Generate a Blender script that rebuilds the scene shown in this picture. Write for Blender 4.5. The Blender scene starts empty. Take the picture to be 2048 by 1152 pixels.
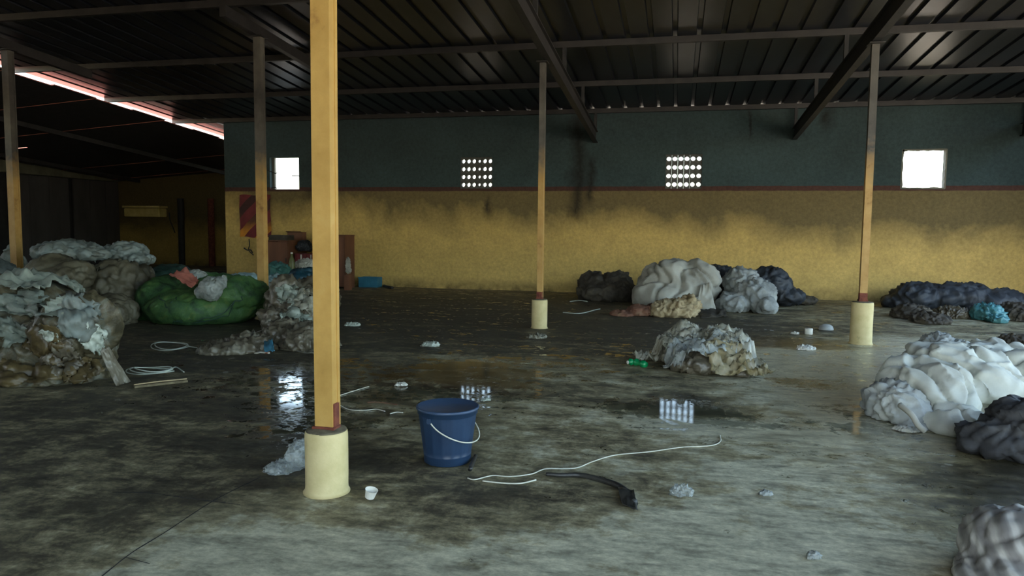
import bpy, bmesh, math, random
import numpy as np
from mathutils import Vector, Matrix, noise as mn

sc = bpy.context.scene
col = sc.collection
random.seed(7)

# ------------------------------------------------------------------ camera
FPX, PITCH, ROLL, YAW, CAMH = 1450.9, 0.0817, 0.0106, 0.2231, 1.45
cy_, sy_ = math.cos(YAW), math.sin(YAW)
_r = Vector((cy_, sy_, 0)); _f = Vector((-sy_, cy_, 0)); _u = Vector((0, 0, 1))
CF = _f * math.cos(PITCH) - _u * math.sin(PITCH)
_u2 = _u * math.cos(PITCH) + _f * math.sin(PITCH)
CR = _r * math.cos(ROLL) + _u2 * math.sin(ROLL)
CU = _u2 * math.cos(ROLL) - _r * math.sin(ROLL)
CAMP = Vector((0, 0, CAMH))
cd = bpy.data.cameras.new('camera'); cam = bpy.data.objects.new('camera', cd); col.objects.link(cam)
cd.sensor_width = 36; cd.lens = FPX / 2048 * 36; cd.clip_end = 500; cd.clip_start = 0.02
m = Matrix.Identity(4)
for i in range(3):
    m[i][0] = CR[i]; m[i][1] = CU[i]; m[i][2] = -CF[i]; m[i][3] = CAMP[i]
cam.matrix_world = m
sc.camera = cam

# ------------------------------------------------------------------ sky, sun, exposure
w = bpy.data.worlds.new('world'); sc.world = w; w.use_nodes = True
wn = w.node_tree; bgn = wn.nodes['Background']
sky = wn.nodes.new('ShaderNodeTexSky'); sky.sky_type = 'NISHITA'; sky.sun_disc = False
sky.sun_elevation = math.radians(52); sky.sun_rotation = math.radians(235); sky.dust_density = 3.0; sky.air_density = 1.2
hz = wn.nodes.new('ShaderNodeMix'); hz.data_type = 'RGBA'; hz.blend_type = 'MULTIPLY'; hz.inputs[0].default_value = 1.0
hz.inputs[7].default_value = (.96, .97, .92, 1)          # dusty haze takes the blue out of the sky
wn.links.new(sky.outputs[0], hz.inputs[6]); wn.links.new(hz.outputs[2], bgn.inputs[0]); bgn.inputs[1].default_value = 0.35
sl = bpy.data.lights.new('sun', 'SUN'); sl.energy = 5.0; sl.angle = math.radians(0.6); sl.color = (1, .93, .82)
so = bpy.data.objects.new('sun', sl); col.objects.link(so)
so.rotation_euler = Vector((0.62, 0.30, -0.85)).to_track_quat('-Z', 'Y').to_euler()
sc.view_settings.view_transform = 'Standard'
try: sc.view_settings.look = 'None'
except Exception: pass
sc.view_settings.gamma = 1.0
sc.view_settings.use_curve_mapping = False
sc.view_settings.exposure = 2.15
sc.cycles.use_denoising = True
sc.cycles.max_bounces = 8; sc.cycles.diffuse_bounces = 5; sc.cycles.glossy_bounces = 3
sc.cycles.transparent_max_bounces = 8; sc.cycles.transmission_bounces = 3
sc.cycles.sample_clamp_indirect = 8.0
sc.cycles.caustics_reflective = False; sc.cycles.caustics_refractive = False

# ------------------------------------------------------------------ survey helpers (photo point -> place)
def ray(px, py):
    return CF + CR * ((px - 1024) / FPX) + CU * ((576 - py) / FPX)
def G(px, py, z=0.0):                       # the spot on the ground (or at height z)
    d = ray(px, py); return CAMP + d * ((z - CAMH) / d.z)
def Wp(px, py, Y):                          # the spot at depth Y
    d = ray(px, py); return CAMP + d * (Y / d.y)
def mpp(p):                                 # metres per photo pixel at a place
    return (Vector(p) - CAMP).dot(CF) / FPX

# ------------------------------------------------------------------ object helpers
def tag(o, label=None, cat=None, group=None, kind=None):
    if label: o['label'] = label
    if cat: o['category'] = cat
    if group: o['group'] = group
    if kind: o['kind'] = kind
    return o
def mesh_obj(name, verts, faces, mat, parent=None, smooth=False):
    me = bpy.data.meshes.new(name)
    me.from_pydata([tuple(v) for v in verts], [], faces); me.update()
    if smooth:
        me.polygons.foreach_set('use_smooth', [True] * len(me.polygons))
    return link(name, me, mat, parent)
def link(name, me, mat=None, parent=None):
    o = bpy.data.objects.new(name, me); col.objects.link(o)
    if mat and not me.materials: me.materials.append(mat)
    if parent:
        o.parent = parent
        o.matrix_parent_inverse = Matrix.Translation(parent.location).inverted()
    return o
def empty(name, loc):
    o = bpy.data.objects.new(name, None); col.objects.link(o); o.location = loc; o.empty_display_size = .1
    return o
def bm_obj(name, bm, mat, parent=None, smooth=False):
    me = bpy.data.meshes.new(name); bm.to_mesh(me); bm.free()
    if smooth: me.polygons.foreach_set('use_smooth', [True] * len(me.polygons))
    return link(name, me, mat, parent)
def box_geo(x0, x1, y0, y1, z0, z1):
    v = [(x, y, z) for z in (z0, z1) for y in (y0, y1) for x in (x0, x1)]
    f = [(0, 2, 3, 1), (4, 5, 7, 6), (0, 1, 5, 4), (2, 6, 7, 3), (0, 4, 6, 2), (1, 3, 7, 5)]
    return v, f
def box(name, b, mat, parent=None, bevel=0.0, tilt=None):
    v, f = box_geo(*b)
    if bevel or tilt:
        bm = bmesh.new(); vs = [bm.verts.new(p) for p in v]
        for q in f: bm.faces.new([vs[i] for i in q])
        if bevel: bmesh.ops.bevel(bm, geom=bm.edges[:], offset=bevel, segments=2, affect='EDGES')
        if tilt:
            c = Vector(((b[0] + b[1]) / 2, (b[2] + b[3]) / 2, b[4]))
            bmesh.ops.rotate(bm, cent=c, matrix=Matrix.Rotation(tilt[0], 3, tilt[1]), verts=bm.verts[:])
        return bm_obj(name, bm, mat, parent)
    return mesh_obj(name, v, f, mat, parent)
def merge(geos):
    V, F = [], []
    for v, f in geos:
        o = len(V); V += list(v); F += [tuple(i + o for i in q) for q in f]
    return V, F
def crom(pts, n=8):
    pts = [Vector(p) for p in pts]; P = [pts[0] * 2 - pts[1]] + pts + [pts[-1] * 2 - pts[-2]]; out = []
    for i in range(1, len(P) - 2):
        a, b, c, d = P[i - 1:i + 3]
        for k in range(n):
            t = k / n
            out.append(0.5 * ((2 * b) + (c - a) * t + (2 * a - 5 * b + 4 * c - d) * t * t + (3 * b - a - 3 * c + d) * t ** 3))
    return out + [pts[-1]]
def tube_geo(pts, r, seg=6, taper=None):
    V, F = [], []; n = len(pts); up = Vector((0, 0, 1))
    for i, p in enumerate(pts):
        t = (pts[min(i + 1, n - 1)] - pts[max(i - 1, 0)])
        t = t.normalized() if t.length > 1e-9 else Vector((1, 0, 0))
        a = t.cross(up)
        a = a.normalized() if a.length > 1e-4 else Vector((1, 0, 0))
        b = a.cross(t)
        rr = r if taper is None else r * taper(i / (n - 1))
        for k in range(seg):
            g = 2 * math.pi * k / seg
            V.append(p + a * (rr * math.cos(g)) + b * (rr * math.sin(g)))
    for i in range(n - 1):
        for k in range(seg):
            k2 = (k + 1) % seg
            F.append((i * seg + k, i * seg + k2, (i + 1) * seg + k2, (i + 1) * seg + k))
    F.append(tuple(range(seg))[::-1]); F.append(tuple((n - 1) * seg + k for k in range(seg)))
    return V, F
def tube(name, pts, r, mat, parent=None, seg=6, n=8, taper=None):
    v, f = tube_geo(crom(pts, n), r, seg, taper); return mesh_obj(name, v, f, mat, parent, True)
def lathe_geo(prof, c, seg=32, mod=None):
    V, F = [], []
    for j, (r, z) in enumerate(prof):
        for k in range(seg):
            g = 2 * math.pi * k / seg
            rr = r * (1 if mod is None else mod(j, g))
            V.append((c[0] + rr * math.cos(g), c[1] + rr * math.sin(g), c[2] + z))
    for j in range(len(prof) - 1):
        for k in range(seg):
            k2 = (k + 1) % seg
            F.append((j * seg + k, j * seg + k2, (j + 1) * seg + k2, (j + 1) * seg + k))
    F.append(tuple(range(seg))[::-1]); F.append(tuple((len(prof) - 1) * seg + k for k in range(seg)))
    return V, F
def lathe(name, prof, c, mat, parent=None, seg=32, mod=None):
    v, f = lathe_geo(prof, c, seg, mod); return mesh_obj(name, v, f, mat, parent, True)

# ------------------------------------------------------------------ materials
def nd(nt, t, **k):
    n = nt.nodes.new(t)
    for a, b in k.items(): setattr(n, a, b)
    return n
def ramp(nt, src, stops):
    r = nd(nt, 'ShaderNodeValToRGB'); e = r.color_ramp.elements
    while len(e) > 1: e.remove(e[-1])
    e[0].position = stops[0][0]; e[0].color = tuple(stops[0][1]) + (1,) if len(stops[0][1]) == 3 else stops[0][1]
    for p, c in stops[1:]:
        x = e.new(p); x.color = tuple(c) + (1,)
    nt.links.new(src, r.inputs[0]); return r.outputs[0]
def g3(v): return (v, v, v)
def noise_out(nt, vec, scale, detail=4, rough=.6, dist=0.0):
    n = nd(nt, 'ShaderNodeTexNoise'); n.inputs['Scale'].default_value = scale; n.inputs['Detail'].default_value = detail
    n.inputs['Roughness'].default_value = rough; n.inputs['Distortion'].default_value = dist
    nt.links.new(vec, n.inputs['Vector']); return n.outputs['Fac']
def mix(nt, fac, a, b, mode='MIX'):
    x = nd(nt, 'ShaderNodeMix', data_type='RGBA', blend_type=mode)
    for s, v in ((x.inputs['Factor'], fac), (x.inputs[6], a), (x.inputs[7], b)):
        if isinstance(v, (int, float)): s.default_value = v
        elif isinstance(v, tuple): s.default_value = v + (1,) if len(v) == 3 else v
        else: nt.links.new(v, s)
    return x.outputs[2]
def mth(nt, op, a, b=None, c=None, clamp=False):
    x = nd(nt, 'ShaderNodeMath', operation=op, use_clamp=clamp)
    for s, v in zip(x.inputs, (a, b, c)):
        if v is None: continue
        if isinstance(v, (int, float)): s.default_value = v
        else: nt.links.new(v, s)
    return x.outputs[0]
def base_mat(name):
    M = bpy.data.materials.new(name); M.use_nodes = True; nt = M.node_tree
    return M, nt, nt.nodes['Principled BSDF']
def bump(nt, bs, h, strength=.3, dist=.02):
    b = nd(nt, 'ShaderNodeBump'); b.inputs['Strength'].default_value = strength; b.inputs['Distance'].default_value = dist
    nt.links.new(h, b.inputs['Height']); nt.links.new(b.outputs[0], bs.inputs['Normal']); return b
def simple(name, stops, scale=6, rough=.7, detail=5, metal=0, bmp=.3, bscale=None, bdist=.01, dist=0.0, alpha=None, stretch=None, spec=.5, trans=None):
    """stops: ramp of the object's own colours, mixed by a noise"""
    M, nt, bs = base_mat(name)
    tc = nd(nt, 'ShaderNodeTexCoord'); vec = tc.outputs['Object']
    if stretch:
        mp = nd(nt, 'ShaderNodeMapping'); mp.inputs['Scale'].default_value = stretch
        nt.links.new(vec, mp.inputs[0]); vec = mp.outputs[0]
    n = noise_out(nt, vec, scale, detail, .62, dist)
    nt.links.new(ramp(nt, n, stops), bs.inputs['Base Color'])
    bs.inputs['Roughness'].default_value = rough; bs.inputs['Metallic'].default_value = metal
    bs.inputs['Specular IOR Level'].default_value = spec
    if bmp:
        bump(nt, bs, noise_out(nt, vec, bscale or scale * 4, 5, .65, .4), bmp, bdist)
    if alpha is not None:
        tr = nd(nt, 'ShaderNodeBsdfTransparent'); ms = nd(nt, 'ShaderNodeMixShader')
        an = noise_out(nt, vec, scale * 1.5, 3)
        fa = ramp(nt, an, [(.35, g3(alpha[0])), (.65, g3(alpha[1]))])
        nt.links.new(fa, ms.inputs[0]); nt.links.new(tr.outputs[0], ms.inputs[1]); nt.links.new(bs.outputs[0], ms.inputs[2])
        nt.links.new(ms.outputs[0], nt.nodes['Material Output'].inputs[0])
    return M

ROOF_Z0, ROOF_S = 5.1825, -0.0694
def roofz(y): return ROOF_Z0 + ROOF_S * y
DW = 16.567

# --- floor: stained concrete, wet in places, window sheen painted into the colour
def floor_material():
    M, nt, bs = base_mat('wet_stained_concrete')
    geo = nd(nt, 'ShaderNodeNewGeometry'); pos = geo.outputs['Position']
    mp = nd(nt, 'ShaderNodeMapping'); mp.inputs['Rotation'].default_value = (0, 0, -.45); mp.inputs['Scale'].default_value = (.55, 1.5, 1)
    nt.links.new(pos, mp.inputs[0]); sv = mp.outputs[0]
    acl = nd(nt, 'ShaderNodeAttribute', attribute_name='clean_sheen'); awt = nd(nt, 'ShaderNodeAttribute', attribute_name='wet'); adp = nd(nt, 'ShaderNodeAttribute', attribute_name='damp')
    n1 = noise_out(nt, sv, 1.0, 8, .68, .6); n2 = noise_out(nt, pos, 4.2, 10, .74, .25); n3 = noise_out(nt, pos, 26, 5, .7)
    s = mth(nt, 'ADD', mth(nt, 'MULTIPLY', n1, .45), mth(nt, 'MULTIPLY', n2, .55))
    s = mth(nt, 'ADD', mth(nt, 'MULTIPLY', mth(nt, 'SUBTRACT', s, .5), 4.4), .5)
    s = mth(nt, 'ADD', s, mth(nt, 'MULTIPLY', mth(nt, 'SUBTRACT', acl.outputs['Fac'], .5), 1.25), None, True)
    c = ramp(nt, s, [(0, (.036, .026, .015)), (.3, (.085, .065, .036)), (.52, (.21, .172, .092)), (.75, (.36, .305, .175)), (1, (.56, .52, .36))])  # palest stop lifted for the painted window sheen
    hue = noise_out(nt, pos, 2.3, 4)
    c = mix(nt, mth(nt, 'MULTIPLY', hue, .3), c, (.13, .135, .075), 'MIX')
    c = mix(nt, .55, c, ramp(nt, n3, [(.3, g3(.4)), (.7, g3(1.35))]), 'MULTIPLY')
    n4 = noise_out(nt, sv, 7.0, 9, .72, .3)
    c = mix(nt, .8, c, ramp(nt, n4, [(.36, g3(.34)), (.48, g3(.85)), (.62, g3(1.35))]), 'MULTIPLY')
    # puddles
    wn_ = noise_out(nt, sv, 2.6, 7, .66, .3); n2b = noise_out(nt, pos, 9, 6, .7, .6)
    wet = mth(nt, 'ADD', awt.outputs['Fac'], mth(nt, 'ADD', mth(nt, 'MULTIPLY', mth(nt, 'SUBTRACT', wn_, .5), 2.0), mth(nt, 'MULTIPLY', mth(nt, 'SUBTRACT', n2b, .5), 2.4)))
    dmp = ramp(nt, mth(nt, 'ADD', adp.outputs['Fac'], mth(nt, 'MULTIPLY', mth(nt, 'SUBTRACT', n2b, .5), 1.2)), [(.3, g3(0)), (.7, g3(1))])
    wetm = ramp(nt, wet, [(.36, g3(0)), (.46, g3(.45)), (.52, g3(.9)), (.6, g3(1))])
    c = mix(nt, wetm, c, mix(nt, 1.0, c, g3(.55), 'MULTIPLY'))
    nt.links.new(c, bs.inputs['Base Color'])
    nt.links.new(ramp(nt, mth(nt, 'ADD', mth(nt, 'MULTIPLY', wetm, -.60), mth(nt, 'SUBTRACT', mth(nt, 'ADD', .60, mth(nt, 'MULTIPLY', n2, .12)), mth(nt, 'MULTIPLY', dmp, .36))), [(0, g3(0.0)), (1, g3(1))]), bs.inputs['Roughness'])
    bs.inputs['Specular IOR Level'].default_value = .5
    h = mth(nt, 'ADD', mth(nt, 'MULTIPLY', n2, 1.0), mth(nt, 'MULTIPLY', n3, .35))
    b = bump(nt, bs, h, .30, .010); nt.links.new(mth(nt, 'MULTIPLY', mth(nt, 'SUBTRACT', 1.05, wetm), .32), b.inputs['Strength'])
    return M
# --- painted, soot-stained wall: grey above a red-brown band, ochre below
def wall_material(name, band=2.32, soot=0.0, yellow=(.52, .36, .12), grey=(.058, .105, .115)):
    M, nt, bs = base_mat(name)
    geo = nd(nt, 'ShaderNodeNewGeometry'); pos = geo.outputs['Position']
    sx = nd(nt, 'ShaderNodeSeparateXYZ'); nt.links.new(pos, sx.inputs[0]); X, Z = sx.outputs[0], sx.outputs[2]
    wob = mth(nt, 'MULTIPLY', mth(nt, 'SUBTRACT', noise_out(nt, pos, 3, 3), .5), .03)
    zz = mth(nt, 'ADD', Z, wob)
    big = noise_out(nt, pos, .55, 6, .62, .5); mid = noise_out(nt, pos, 2.0, 7, .66, .4); fine = noise_out(nt, pos, 14, 6, .7)
    yel = mix(nt, ramp(nt, mid, [(.35, g3(0)), (.7, g3(1))]), yellow, tuple(v * 1.25 for v in yellow))
    up = mth(nt, 'GREATER_THAN', zz, band + .1)
    lo = mth(nt, 'GREATER_THAN', zz, band)
    # soot film: heavier higher up, patchy, rubbed off in places
    f = mth(nt, 'ADD', mth(nt, 'MULTIPLY', mth(nt, 'SUBTRACT', Z, 1.22), 1.5), mth(nt, 'MULTIPLY', mth(nt, 'SUBTRACT', big, .5), 2.4))
    f = mth(nt, 'ADD', f, mth(nt, 'MULTIPLY', mth(nt, 'SUBTRACT', mid, .5), 1.0))
    f = mth(nt, 'ADD', f, mth(nt, 'MULTIPLY', mth(nt, 'ADD', X, 1.5), .06 if soot == 0 else 0.0))  # separate term: steadily darker and greyer towards the right
    f = mth(nt, 'ADD', f, soot)
    f = mth(nt, 'MULTIPLY', ramp(nt, f, [(0, g3(0)), (1, g3(1))]), .78)
    c = mix(nt, up, yel, mix(nt, ramp(nt, big, [(.35, g3(0)), (.65, g3(1))]), tuple(v * .6 for v in grey), tuple(v * 1.7 for v in grey)))
    band_c = mix(nt, mid, (.12, .035, .03), (.075, .03, .028))
    isb = mth(nt, 'SUBTRACT', lo, up)
    c = mix(nt, isb, c, band_c)
    c = mix(nt, f, c, mix(nt, up, (.052, .050, .036), (.040, .056, .056)))
    c = mix(nt, mth(nt, 'MULTIPLY', isb, .5), c, band_c)
    # vertical drip streaks under the beam ends and vents (own shapes)
    def streak(x0, wd, z0, z1):
        d = mth(nt, 'ABSOLUTE', mth(nt, 'SUBTRACT', mth(nt, 'ADD', X, mth(nt, 'MULTIPLY', mth(nt, 'SUBTRACT', mid, .5), .5)), x0))
        a = mth(nt, 'SUBTRACT', 1, mth(nt, 'DIVIDE', d, wd), None, True)
        b = mth(nt, 'MULTIPLY', mth(nt, 'DIVIDE', mth(nt, 'SUBTRACT', Z, z0), .3, None, True), mth(nt, 'DIVIDE', mth(nt, 'SUBTRACT', z1, Z), .3, None, True))
        return mth(nt, 'MULTIPLY', mth(nt, 'MULTIPLY', a, b), .85, None, True)
    if name == 'sooty_ochre_wall':
        for a in ((-2.25, .28, 1.55, 4.2), (-1.95, .16, 1.9, 3.2), (1.45, .05, 3.3, 4.2), (3.0, .2, 3.5, 4.2), (-4.35, .12, 1.6, 2.3), (-8.9, .25, 2.0, 2.5)):
            c = mix(nt, streak(*a), c, (.018, .016, .014))
    # scuffed dirt at the foot
    ft = mth(nt, 'MULTIPLY', mth(nt, 'SUBTRACT', 1, mth(nt, 'DIVIDE', Z, .3), None, True), ramp(nt, mid, [(.35, g3(0)), (.6, g3(.9))]))
    c = mix(nt, ft, c, (.075, .055, .03))
    c = mix(nt, .6, c, ramp(nt, fine, [(.3, g3(.6)), (.7, g3(1.25))]), 'MULTIPLY')
    nt.links.new(c, bs.inputs['Base Color']); bs.inputs['Roughness'].default_value = .9; bs.inputs['Specular IOR Level'].default_value = .2
    bump(nt, bs, mth(nt, 'ADD', mid, mth(nt, 'MULTIPLY', fine, .5)), .35, .015)
    return M

M = {}
M['floor'] = floor_material()
M['wall'] = wall_material('sooty_ochre_wall')
M['wall_annex'] = wall_material('annex_ochre_wall', 9, .25, (.36, .24, .07))
M['wall_plain'] = simple('grey_plaster', [(.3, (.10, .10, .085)), (.7, (.19, .185, .15))], 1.2, .9)
M['roof'] = simple('sooty_roof_sheet', [(.3, (.009, .011, .016)), (.6, (.020, .024, .034)), (.8, (.045, .05, .06))], 2.2, .33, metal=.35, bmp=.12, bscale=9, bdist=.01, stretch=(1, .4, 1))
M['steel'] = simple('dark_grey_steel', [(.3, (.012, .011, .011)), (.7, (.034, .030, .028))], 4, .55, bmp=.2)
M['annex_roof'] = simple('red_oxide_roof_sheet', [(.3, (.48, .13, .09)), (.7, (.62, .22, .16))], 2, .7, bmp=.1)
M['post'] = simple('ochre_post_paint', [(.2, (.20, .08, .02)), (.36, (.44, .255, .06)), (.6, (.54, .325, .085)), (.8, (.60, .40, .13))], 5, .5, 8, bmp=.12, bscale=30)
M['post_far'] = simple('rusty_post_paint', [(.3, (.16, .09, .04)), (.5, (.40, .24, .08)), (.7, (.46, .31, .13))], 3, .6, 8, bmp=.15, bscale=20, stretch=(1, 1, .5))
def two_tone(name, lo, hi, zb, rough):
    Mx, nt, bs = base_mat(name); geo = nd(nt, 'ShaderNodeNewGeometry'); pos = geo.outputs['Position']
    sx = nd(nt, 'ShaderNodeSeparateXYZ'); nt.links.new(pos, sx.inputs[0])
    n = noise_out(nt, pos, 5, 8, .66); n2 = noise_out(nt, pos, 2.2, 5)
    z = mth(nt, 'ADD', sx.outputs[2], mth(nt, 'MULTIPLY', mth(nt, 'SUBTRACT', n, .5), .8))
    up = mth(nt, 'DIVIDE', mth(nt, 'SUBTRACT', z, zb - .25), .5, None, True)
    nt.links.new(mix(nt, up, ramp(nt, n, lo), ramp(nt, n2, hi)), bs.inputs['Base Color']); bs.inputs['Roughness'].default_value = rough
    bump(nt, bs, noise_out(nt, pos, 30, 4), .12, .01); return Mx
M['post_far'] = two_tone('ochre_post_with_grey_top', [(.25, (.18, .075, .025)), (.4, (.42, .24, .065)), (.7, (.52, .33, .11))], [(.3, (.035, .03, .027)), (.6, (.10, .09, .075)), (.8, (.16, .14, .11))], 2.35, .6)
M['rust'] = simple('red_rust', [(.35, (.10, .02, .012)), (.65, (.22, .06, .03))], 14, .8)
M['pedestal'] = simple('cream_pedestal_paint', [(.18, (.20, .15, .07)), (.34, (.56, .46, .22)), (.7, (.70, .58, .31))], 7, .75, 9, bmp=.25, bscale=30)
M['pedestal_top'] = simple('bare_concrete', [(.3, (.06, .05, .03)), (.7, (.19, .16, .10))], 18, .9)
M['ground'] = simple('outdoor_sand', [(.3, (.40, .34, .26)), (.7, (.52, .45, .36))], .6, .95)
M['black'] = simple('dull_black', [(.3, (.012, .012, .012)), (.7, (.03, .028, .028))], 5, .7)
M['vent'] = simple('vent_block_cement', [(.3, (.06, .06, .055)), (.7, (.12, .12, .11))], 9, .9)

# ================================================================== SETTING
# ---- floor grid with stain, painted sheen and damp maps (in metres)
FX0, FX1, FY0, FY1, FS = -20.5, 8.0, -5.8, 23.2, 0.11
nx = int((FX1 - FX0) / FS); ny = int((FY1 - FY0) / FS)
gx = FX0 + np.arange(nx + 1) * FS; gy = FY0 + np.arange(ny + 1) * FS
XX, YY = np.meshgrid(gx, gy)
fverts = np.stack([XX.ravel(), YY.ravel(), np.zeros(XX.size)], 1)
idx = np.arange(XX.size).reshape(XX.shape)
ffaces = np.stack([idx[:-1, :-1].ravel(), idx[:-1, 1:].ravel(), idx[1:, 1:].ravel(), idx[1:, :-1].ravel()], 1)
fme = bpy.data.meshes.new('floor'); fme.from_pydata(fverts.tolist(), [], ffaces.tolist()); fme.update()
def blob_map(items, base):
    a = np.full(XX.shape, base, float)
    for cx, cy, rx, ry, ang, amp in items:
        ca, sa = math.cos(ang), math.sin(ang)
        u = ((XX - cx) * ca + (YY - cy) * sa) / rx; v = (-(XX - cx) * sa + (YY - cy) * ca) / ry
        d = np.sqrt(u * u + v * v); a += amp * np.clip(1.5 - d, 0, 1) ** 1.0
    return a
clean_sheen = blob_map([  # stains, plus pale right-hand patches that paint window sheen into the floor
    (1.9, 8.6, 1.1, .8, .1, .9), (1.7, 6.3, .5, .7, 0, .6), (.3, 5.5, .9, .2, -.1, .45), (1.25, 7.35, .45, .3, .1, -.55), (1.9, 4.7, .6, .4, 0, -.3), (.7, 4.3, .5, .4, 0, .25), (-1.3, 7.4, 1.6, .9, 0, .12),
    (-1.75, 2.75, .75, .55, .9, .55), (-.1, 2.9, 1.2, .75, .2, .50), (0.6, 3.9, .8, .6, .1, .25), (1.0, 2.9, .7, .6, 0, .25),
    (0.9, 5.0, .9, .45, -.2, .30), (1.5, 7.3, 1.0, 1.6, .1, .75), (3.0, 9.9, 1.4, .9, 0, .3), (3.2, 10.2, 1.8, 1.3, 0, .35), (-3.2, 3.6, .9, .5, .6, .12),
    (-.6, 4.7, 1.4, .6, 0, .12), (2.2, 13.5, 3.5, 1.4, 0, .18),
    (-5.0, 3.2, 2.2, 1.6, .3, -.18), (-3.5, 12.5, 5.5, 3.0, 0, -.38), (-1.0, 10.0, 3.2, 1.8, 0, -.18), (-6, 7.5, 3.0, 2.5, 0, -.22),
    (2.3, 4.2, .7, .9, 0, -.22), (1.6, 3.3, .5, .6, .4, -.12), (-1.0, 3.45, .75, .35, .35, -.28), (-2.6, 4.0, 1.1, .5, .3, -.18), (1.9, 9.7, .9, .25, .1, -.5), (1.0, 10.2, 1.0, .3, 0, -.4)], .5)  # last two strips darken the floor left of the right pedestal
wet = blob_map([
    (-3.55, 6.3, .75, .9, 0, .45), (-2.75, 4.9, .45, .8, .5, .5), (-2.0, 6.75, .7, 1.0, 0, .66), (0.0, 5.95, .5, .45, 0, .62), (0.55, 5.75, .8, .18, -.15, .25),
    (1.25, 7.35, .4, .25, .1, .35), (1.55, 6.0, .35, .5, 0, .35), (-.9, 8.0, 1.6, 1.2, 0, .12),
    (0, 2.5, 4, 1.8, 0, -.25), (-5, 3, 2.5, 2, 0, -.25)], .10)
damp = blob_map([(1.55, 7.0, .9, 2.6, .1, .8), (2.6, 9.6, 1.8, 1.4, 0, .6), (1.0, 5.4, .8, .6, 0, .5), (1.1, 4.4, .5, .9, .3, .4), (-2.7, 5.2, .6, 1.6, .45, .6), (-1.8, 6.2, .7, 1.1, .2, .5), (0.1, 5.8, .6, .8, 0, .4), (3.5, 12.5, 2.5, 1.5, 0, .3)], .05)
for nm, arr in (('clean_sheen', clean_sheen), ('wet', wet), ('damp', damp)):
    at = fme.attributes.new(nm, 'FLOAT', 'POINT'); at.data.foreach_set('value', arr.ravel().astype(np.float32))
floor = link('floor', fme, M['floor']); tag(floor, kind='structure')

# cracks / slab joints, shallow ridges of dark filler
jm = M['black']
def joint(pts, wd):
    P = crom(pts, 10); V, F = [], []
    for i, p in enumerate(P):
        t = (P[min(i + 1, len(P) - 1)] - P[max(i - 1, 0)]).normalized(); s = Vector((-t.y, t.x, 0))
        ww = wd * (0.5 + .5 * abs(mn.noise(p * 6))) * (0.25 if i in (0, len(P) - 1) else 1)
        V += [p + s * ww + Vector((0, 0, .0012)), p + Vector((0, 0, .003)), p - s * ww + Vector((0, 0, .0012))]
    for i in range(len(P) - 1):
        for k in range(2): F.append((i * 3 + k, i * 3 + k + 1, i * 3 + k + 4, i * 3 + k + 3))
    o = mesh_obj('slab_joint', V, F, jm, floor); return o
joint([G(195, 1160), G(262, 1107), G(330, 1065), G(430, 1000), G(520, 955)], .006)
joint([G(225, 985), G(300, 987), G(370, 996), G(480, 1010)], .004)
joint([G(250, 1115), G(300, 1128)], .003)

box_ground = mesh_obj('ground_outside', [(-60, -60, -.06), (60, -60, -.06), (60, 80, -.06), (-60, 80, -.06)], [(0, 1, 2, 3)], M['ground']); tag(box_ground, kind='structure')

# ---- back wall with four openings
WT = .2
wins = [(-10.02, -9.22, 2.37, 3.16), (-5.04, -4.26, 2.38, 3.11), (-.30, .48, 2.37, 3.12), (4.48, 5.31, 2.36, 3.16)]
def wall_with_holes(name, x0, x1, z1f, holes, y, mat):
    xs = sorted(set([x0, x1] + [h[0] for h in holes] + [h[1] for h in holes]))
    V, F = [], []
    def quad(a, b, c, d):
        o = len(V); V.extend([a, b, c, d]); F.append((o, o + 1, o + 2, o + 3))
    def cell(xa, xb, za, zb):
        quad((xa, y, za), (xb, y, za), (xb, y, zb), (xa, y, zb)); quad((xb, y + WT, za), (xa, y + WT, za), (xa, y + WT, zb), (xb, y + WT, zb))
    for i in range(len(xs) - 1):
        xa, xb = xs[i], xs[i + 1]; hh = [h for h in holes if abs(h[0] - xa) < 1e-6]
        if hh: cell(xa, xb, 0, hh[0][2]); cell(xa, xb, hh[0][3], z1f)
        else: cell(xa, xb, 0, z1f)
    for xa, xb, za, zb in holes:
        quad((xa, y, za), (xa, y + WT, za), (xb, y + WT, za), (xb, y, za)); quad((xa, y, zb), (xb, y, zb), (xb, y + WT, zb), (xa, y + WT, zb))
        quad((xa, y, za), (xa, y, zb), (xa, y + WT, zb), (xa, y + WT, za)); quad((xb, y, za), (xb, y + WT, za), (xb, y + WT, zb), (xb, y, zb))
    quad((x0, y, 0), (x0, y, z1f), (x0, y + WT, z1f), (x0, y + WT, 0)); quad((x1, y, 0), (x1, y + WT, 0), (x1, y + WT, z1f), (x1, y, z1f))
    quad((x0, y, z1f), (x1, y, z1f), (x1, y + WT, z1f), (x0, y + WT, z1f))
    return tag(mesh_obj(name, V, F, mat), kind='structure')
wall_with_holes('wall_back', -11.3, 7.7, roofz(DW) + .1, wins, DW, M['wall'])

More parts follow.
